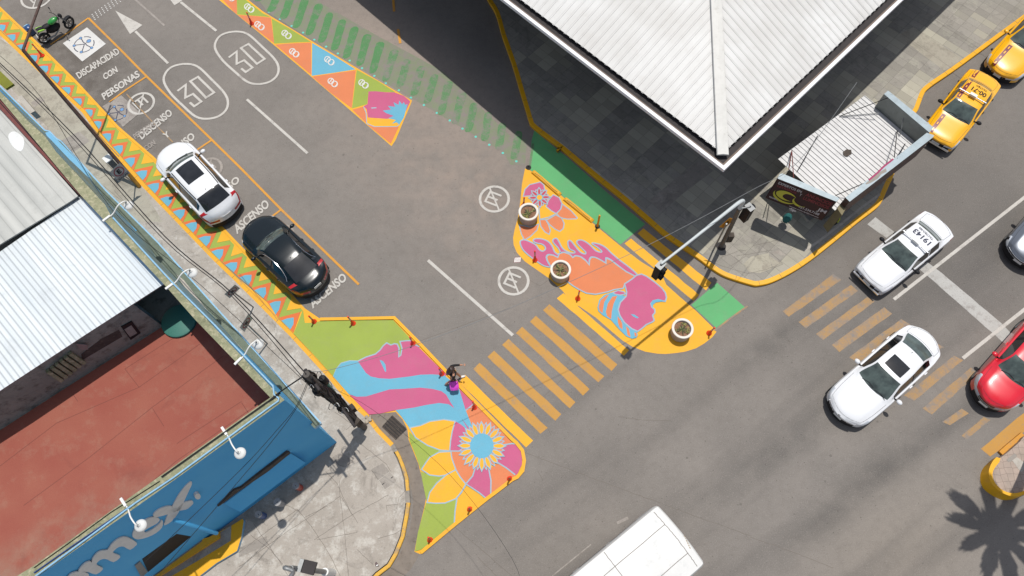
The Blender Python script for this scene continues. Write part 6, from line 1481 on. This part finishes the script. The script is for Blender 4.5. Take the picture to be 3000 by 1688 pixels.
rg = [bus_ring(x, a, z_) for x, a, z_ in zip(xsb, insb, ztb)]; N = len(rg[0]); b = MB(); b.add([v for r in rg for v in r], [[i*N+j, (i+1)*N+j, (i+1)*N+j+1, i*N+j+1][::-1] for i in range(len(rg)-1) for j in range(N-1)] + [list(range(N)), [(len(rg)-1)*N+j for j in range(N)][::-1]], BWm); bus = b.build('body', t, sm=40)
bv = BVHTree.FromPolygons([tuple(v) for r in rg for v in r], [[i*N+j, (i+1)*N+j, (i+1)*N+j+1, i*N+j+1] for i in range(len(rg)-1) for j in range(N-1)])
def bd(x, y, off=.004): h = bv.ray_cast(Vector((x, y, 5)), Vector((0,0,-1))); return Vector((x, y, (h[0].z if h[0] else 2.9) + off))
b = MB()
for pts in (((-.30,-1.02),(-.26,0),(-.30,1.02)),((-.27,-.55),(-BL,-.55)),((-.27,.52),(-BL,.52)),((-2.35,-1.05),(-2.35,1.05)),((-5,-1.05),(-5,1.05)),((-7.5,-1.05),(-7.5,1.05))):
    o_ = []
    for (x0, y0), (x1, y1) in zip(pts, pts[1:]):
        for i in range(20): o_.append(bd(x0+(x1-x0)*i/20 + random.uniform(-.008,.008), y0+(y1-y0)*i/20 + random.uniform(-.008,.008)))
    o_.append(bd(*pts[-1])); b.ribbon(o_, .018, M['crack'])
b.build('roof_joints', t)
b = MB(); 
for k in range(6):
    x = -.02 - k*.02; b.ribbon([bd(x, -.1-k*.07, .005), bd(x-.0, -.15-k*.07, .005)], .03, simple('roof_rust', rgb(170,150,120), .9) if k == 0 else b.mats[0])
b.build('roof_scrape', t)
for sgn in (1, -1):
    b = MB()
    for k in range(6): b.box((-1.3-k*1.35, sgn*(BW/2+.003), 1.95), (1.1,.02,.75), GLASS_D)
    b.build('side_windows', t)
    for wx in (-1.6, -7.2):
        b = MB(); b.lathe([(.3,-.14),(.46,-.13),(.48,0),(.46,.13),(.3,.14)], M['rubber'], (wx, sgn*(BW/2-.16), .48), 20, Matrix.Rotation(R_(90), 3, 'X')); b.build('wheel', t, sm=50)
b = MB(); b.box((.02,0,1.75),(.04,1.9,.95), GLASS_D); b.build('windshield', t)

# motorcycle
g0 = G(P('a:390,320')[0], 0); fw = G((195, 82), .3); rw = G((128, 110), .3)
fr_ = G((3.7+ 1900/9.658-1.0, 640/9.658), .3); rr_ = G((1250/9.658, 1060/9.658), .3); cen = (fr_+rr_)/2; d = fr_-rr_; WB = 1.36; rz = math.atan2(d.y, d.x)
t = thing('motorcycle', 'black motorcycle with green tank parked at the top left bay', 'motorcycle', (cen.x, cen.y, 0), rz)
lean = Matrix.Rotation(R_(9), 3, 'X')   # leaning on its stand
GR = carpaint('moto_green', rgb(38,150,56,1.4)); LG = carpaint('moto_lime', rgb(170,240,70,1.2))
def mv(x, y, z_): return lean @ Vector((x, y, z_))
def wheel(x, w_, r_, steer=0):
    Mx = lean @ Matrix.Rotation(steer, 3, 'Z') @ Matrix.Rotation(R_(90), 3, 'X'); c_ = mv(x, 0, r_)
    b_ = MB(); b_.lathe([(r_-.09,-w_*.7),(r_-.03,-w_),(r_,-w_*.4),(r_,w_*.4),(r_-.03,w_),(r_-.09,w_*.7)], M['rubber'], c_, 26, Mx); o_ = b_.build('wheel', t, sm=50)
    b_ = MB(); b_.lathe([(r_-.095,-w_*.5),(r_-.085,0),(r_-.095,w_*.5),(r_-.11,0),(r_-.095,-w_*.5)], M['grey_steel'], c_, 26, Mx)
    for k in range(5): a = k*1.2566; b_.tube([c_, c_ + Mx @ Vector(((r_-.1)*math.cos(a), (r_-.1)*math.sin(a), 0))], .018, M['soffit'], 6)
    b_.lathe([(.10,.04),(.14,.045),(.14,.035)], M['grey_steel'], c_, 20, Mx); b_.build('rim', o_, sm=50)
wheel(-WB/2, .075, .31); wheel(WB/2, .055, .31, .35)
b = MB(); b.ball(mv(-.05,0,.55), (.36,.16,.24), M['black'], 12, lean); b.ball(mv(.12,0,.55), (.16,.12,.16), M['soffit'], 10, lean); b.tube([mv(.1,-.14,.42), mv(-.2,-.17,.28), mv(-.62,-.2,.36)], [.03,.035,.055], M['grey_steel'], 10); b.build('engine', t, sm=60)
b = MB(); b.tube([mv(.42,0,.95), mv(.1,0,.72), mv(-.3,0,.6), mv(-.45,0,.42)], .045, M['black'], 8); b.tube([mv(-.45,.07,.42), mv(-.68,.09,.31)], .03, M['black'], 6); b.tube([mv(-.45,-.07,.42), mv(-.68,-.09,.31)], .03, M['black'], 6); b.build('frame', t, sm=60)
b = MB(); b.ball(mv(.13,0,.92), (.27,.15,.12), GR, 16, lean @ Matrix.Rotation(R_(-8), 3, 'Y')); b.build('fuel_tank', t, sm=60)
b = MB(); b.ball(mv(-.28,0,.86), (.27,.13,.06), M['black'], 14, lean); b.ball(mv(-.55,0,.93), (.2,.10,.05), M['black'], 12, lean @ Matrix.Rotation(R_(14), 3, 'Y')); b.build('seat', t, sm=60)
for sgn in (1, -1):
    b = MB(); b.ball(mv(-.56, sgn*.11, .89), (.19,.03,.05), LG, 10, lean @ Matrix.Rotation(R_(16), 3, 'Y')); b.build('tail_fairing', t, sm=60)
    b = MB(); b.tube([mv(.47, sgn*.09, .98), mv(.66, sgn*.085, .34)], [.026,.022], M['grey_steel'], 8); b.build('fork', t, sm=60)
    b = MB(); b.tube([mv(.36, sgn*.28, 1.08), mv(.38, sgn*.34, 1.22)], .01, M['black'], 5); b.ball(mv(.39, sgn*.38, 1.26), (.03,.07,.045), M['black'], 8, lean); b.build('mirror', t, sm=60)
b = MB(); b.tube([mv(.28,-.40,1.02), mv(.38,-.2,1.06), mv(.42,0,1.04), mv(.38,.2,1.06), mv(.28,.40,1.02)], .016, M['black'], 8); b.build('handlebar', t, sm=60)
b = MB(); b.ball(mv(.54,0,.95), (.09,.11,.12), M['black'], 12, lean); b.build('headlight', t, sm=60)
b = MB(); Mf = lean @ Matrix.Rotation(.35, 3, 'Z')
vs_ = []
for i in range(8):
    a = R_(40 + i*14)
    for y in (-.07, 0, .07): vs_.append(mv(WB/2, 0, .31) + Mf @ Vector((.345*math.cos(a), y, .345*math.sin(a) + (0.01 if y == 0 else 0))))
b.add(vs_, [[i*3+j, i*3+j+1, i*3+j+4, i*3+j+3] for i in range(7) for j in range(2)], M['black']); b.build('front_mudguard', t, sm=60)
b = MB(); b.tube([mv(-.62,0,.82), mv(-.84,0,.66)], .02, M['black'], 6); b.box(mv(-.88,0,.60), (.02,.18,.11), M['white_enamel'], M=lean @ Matrix.Rotation(R_(25), 3, 'Y')); b.build('licence_plate', t)
g1 = G((78, 78), .45); t2 = thing('helmet_box', 'blue case with pale stripes behind the seat of the motorcycle', 'case', (g1.x, g1.y, 0), rz)
bl_ = carpaint('case_blue', (.01,.05,.16,1)); b = MB(); b.box((0,0,.22), (.30,.34,.36), bl_); b.ball((0,0,.40), (.15,.17,.08), bl_, 12); b.build('shell', t2, sm=30)
b = MB(); b.box((.0,.06,.485), (.20,.05,.01), M['pale_blue']); b.box((-.16,.0,.30), (.01,.24,.06), M['white_enamel']); b.build('stripe', t2)

# person: woman walking with a magenta bag
def skin_mesh(name, verts, edges, mat, parent, sub=2, root=0):
    me = bpy.data.meshes.new(name); me.from_pydata([v[:3] for v in verts], edges, []); o_ = bpy.data.objects.new(name, me); COL.objects.link(o_)
    sk = o_.modifiers.new('s', 'SKIN'); sk.use_smooth_shade = True
    for i, v in enumerate(verts):
        d_ = me.skin_vertices[0].data[i]; d_.radius = (v[3], v[4] if len(v) > 4 else v[3]); d_.use_root = (i == root)
    ss = o_.modifiers.new('u', 'SUBSURF'); ss.levels = sub; ss.render_levels = sub
    dg = bpy.context.evaluated_depsgraph_get(); me2 = bpy.data.meshes.new_from_object(o_.evaluated_get(dg)); o_.modifiers.clear(); o_.data = me2; me2.name = name
    me2.materials.clear(); me2.materials.append(mat)
    for p_ in me2.polygons: p_.use_smooth = True
    if parent: o_.parent = parent
    return o_
f1 = G((1280+920/12.075, 1040+840/12.075), .05); f2 = G((1280+320/12.075, 1040+985/12.075), .05)
cen = (f1+f2)/2; d = f1-f2; rz = math.atan2(d.y, d.x) ; rz = rz*1.0; SPN = d.length
t = thing('person', 'woman with long dark hair in black clothes walking with a magenta bag', 'person', (cen.x, cen.y, .01), rz)
SKIN = simple('skin', rgb(206,150,120), .55, var=.1); CLO = simple('black_cloth', (.012,.011,.012,1), .85); HAIR = simple('dark_brown_hair', (.035,.018,.012,1), .5, var=.4, scale=25)
hs_ = min(.32, SPN/2)
V = [(0,0,.86,.105,.13),(.02,0,1.0,.10,.125),(.03,0,1.16,.10,.14),(.05,0,1.30,.09,.15),(.06,0,1.385,.05),(.075,0,1.44,.048),(.09,0,1.52,.075,.07),(.095,0,1.60,.08,.075),
     (.02,.09,.82,.085),(.20,.09,.48,.052),(hs_-.06,.08,.14,.04),(hs_-.05,.08,.06,.035),(hs_+.06,.08,.035,.028),
     (-.02,-.09,.82,.085),(-.10,-.09,.47,.052),(-hs_-.02,-.08,.17,.04),(-hs_-.02,-.08,.08,.035),(-hs_+.07,-.08,.035,.028),
     (.06,.19,1.34,.05),(.20,.22,1.22,.036),(.40,.16,1.30,.030),(.47,.13,1.33,.024),
     (.05,-.19,1.33,.05),(.0,-.24,1.08,.036),(.08,-.25,.86,.030),(.11,-.25,.78,.024)]
E_ = [(0,1),(1,2),(2,3),(3,4),(4,5),(5,6),(6,7),(0,8),(8,9),(9,10),(10,11),(11,12),(0,13),(13,14),(14,15),(15,16),(16,17),(3,18),(18,19),(19,20),(20,21),(3,22),(22,23),(23,24),(24,25)]
body = skin_mesh('body', V, E_, SKIN, t)
for (hx, hy, hz, s1) in ((.50,.12,1.335,1),(.13,-.25,.73,-1)):
    for k in range(5):
        a = (k-2)*.22; L_ = [.055,.075,.08,.075,.06][k]
        dx, dz = (1, 0) if s1 == 1 else (.3, -.95)
        px_, pz_ = hx, hz; c_ = math.cos(a*.8); 
        V2 = [(px_, hy+(k-2)*.014, pz_, .010), (px_+dx*L_*.5, hy+(k-2)*.018, pz_+dz*L_*.5-.005, .009), (px_+dx*L_*.9, hy+(k-2)*.018, pz_+dz*L_*.9-.02, .007)]
        skin_mesh('finger', V2, [(0,1),(1,2)], SKIN, body, 1)
# clothes: shirt, skirt, shoes
shirt = skin_mesh('shirt', [(.01,0,.92,.14,.17),(.02,0,1.05,.13,.16),(.03,0,1.18,.135,.175),(.05,0,1.315,.115,.18),(.055,0,1.375,.06,.08),(.06,.19,1.345,.06),(.20,.22,1.225,.047),(.38,.165,1.295,.038),(.05,-.19,1.335,.06),(.0,-.24,1.09,.047),(.07,-.25,.89,.038)], [(0,1),(1,2),(2,3),(3,4),(3,5),(5,6),(6,7),(3,8),(8,9),(9,10)], CLO, t)
skirt = skin_mesh('shorts', [(0,0,.90,.13,.155),(.01,.0,.82,.125,.15),(.03,.09,.74,.10),(.10,.09,.62,.085),(-.02,-.09,.74,.10),(-.05,-.09,.60,.085)], [(0,1),(1,2),(2,3),(1,4),(4,5)], CLO, t)
for sx, sy, m_ in ((hs_+.01,.08,'white_enamel'),(-hs_+.03,-.08,'grey_steel')):
    b = MB(); b.ball((sx, sy, .045), (.135,.048,.05), M[m_], 14); b.build('shoe', t, sm=60)
skin_mesh('hair', [(.085,0,1.665,.10,.10),(.045,0,1.60,.125,.125),(-.01,0,1.50,.12,.13),(-.06,0,1.37,.115,.14),(-.10,.0,1.22,.10,.13),(-.12,0,1.08,.07,.09)], [(0,1),(1,2),(2,3),(3,4),(4,5)], HAIR, t)
b = MB(); b.ball((.178,0,1.545), (.016,.014,.02), SKIN, 8); b.build('nose', body, sm=60)
for sgn in (1,-1):
    b = MB(); b.ball((.165, sgn*.03, 1.575), (.012,.014,.009), M['white_enamel'], 8); b.ball((.174, sgn*.03, 1.575), (.006,.006,.006), M['black'], 6); b.build('eye', body, sm=60)
b = MB(); b.ball((.168,0,1.50), (.01,.022,.007), simple('lips', rgb(170,80,80), .5), 8); b.build('mouth', body, sm=60)
b = MB(); b.box((.14,.06,1.16), (.05,.16,.24), simple('mustard_pouch', rgb(214,160,70), .7, var=.2), M=Matrix.Rotation(.2, 3, 'Z')); b.build('front_pouch', t)
gb = G((1280+610/12.075, 1040+1080/12.075), .55); 
tb = thing('shopping_bag', 'bright magenta shopping bag carried low by the walking woman', 'bag', (gb.x+.0, gb.y-.10, .34), R_(4)); tb.rotation_euler = (-.75, 0, R_(4))
mg = simple('magenta_bag', rgb(240,80,222,1.2), .6, var=.25, scale=9)
b = MB(); ring_ = []
for z_, a_, c_ in ((0,.15,.08),(.1,.175,.105),(.22,.175,.10),(.34,.165,.06),(.37,.15,.035)):
    ring_.append([Vector((a_*math.copysign(abs(math.cos(k*math.pi/12))**.6, math.cos(k*math.pi/12)), c_*math.copysign(abs(math.sin(k*math.pi/12))**.6, math.sin(k*math.pi/12)) + .012*math.sin(k*2.1), z_)) for k in range(24)])
b.add([v for r in ring_ for v in r], [[i*24+k, i*24+(k+1) % 24, (i+1)*24+(k+1) % 24, (i+1)*24+k] for i in range(4) for k in range(24)] + [list(range(24))[::-1]], mg); b.build('bag_body', tb, sm=60)
b = MB(); b.tube(smooth([Vector((-.10,.03,.36)), Vector((-.07,.06,.47)), Vector((0,.08,.5)), Vector((.07,.06,.47)), Vector((.10,.03,.36))], False, 4), .009, M['white_enamel'], 6); b.ball((-.10,.05,.39), (.05,.03,.03), M['white_enamel'], 8); b.ball((.08,.06,.40), (.05,.04,.035), simple('pink_tag', rgb(240,190,230), .6), 8); b.build('handle', tb, sm=60)

# palm just outside the frame, whose shadow falls on the avenue
sg = G((2925, 1545)); ph = 10.0; pb = Vector((sg.x + .10*ph, sg.y + .22*ph, 0))
t = thing('palm_tree', 'palm standing on the median outside the frame, casting its shadow', 'tree', pb)
b = MB(); b.tube([(.75,.1,0), (.45,.05,ph*.35), (.12,0,ph*.7), (0,0,ph)], [.2,.17,.15,.13], simple('palm_bark', rgb(120,104,88), .95, var=.5, scale=12), 12); b.build('trunk', t, sm=60)
pg = simple('palm_leaf', (.05,.09,.03,1), .6, var=.4, scale=6); rnd = random.Random(9)
def fan(a, L, el_, wsc, hubf=.26):
    """costapalmate leaf: stalk and a folded fan of many leaflets"""
    d_ = Vector((math.cos(a), math.sin(a), 0)); s_ = Vector((-d_.y, d_.x, 0)); b_ = MB(); st = Vector((0,0,ph)); hub = st + d_*L*hubf + Vector((0,0,el_*.6))
    b_.tube([st, st.lerp(hub, .5) + Vector((0,0,.12)), hub], .03, pg, 6)
    for k in range(17):
        f = (k-8)/8; aa = f*(.36 if hubf > .1 else 1.0); dd = d_*math.cos(aa) + s_*math.sin(aa); ll = L*(.78 if hubf > .1 else .62)*wsc*(1 - .48*abs(f)**1.3)*rnd.uniform(.86,1.06); w_ = .085
        p1 = hub + dd*ll*.55 + Vector((0,0,.05)); p2 = hub + dd*ll + Vector((0,0,-.2)); sd = Vector((-dd.y, dd.x, 0))
        b_.add([hub, p1 + sd*w_, p2 + sd*.012, p2 - sd*.012, p1 - sd*w_], [[0,1,4],[1,2,3,4]], pg)
    return b_.build('frond', t)
for k in range(8): fan(k*.79+.2, 1.25, .8, 1.2, .02)
for a_, L, e_, w_ in ((166,1.8,.3,1),(136,2.0,.4,1.0),(204,1.8,.2,.95),(92,1.75,.5,1),(240,1.95,.1,1.05),(268,2.0,.2,1.05),(304,1.9,.3,1),(340,1.8,.3,1),(16,1.9,.3,1),(52,1.7,.5,1)): fan(R_(a_), L, e_, w_)
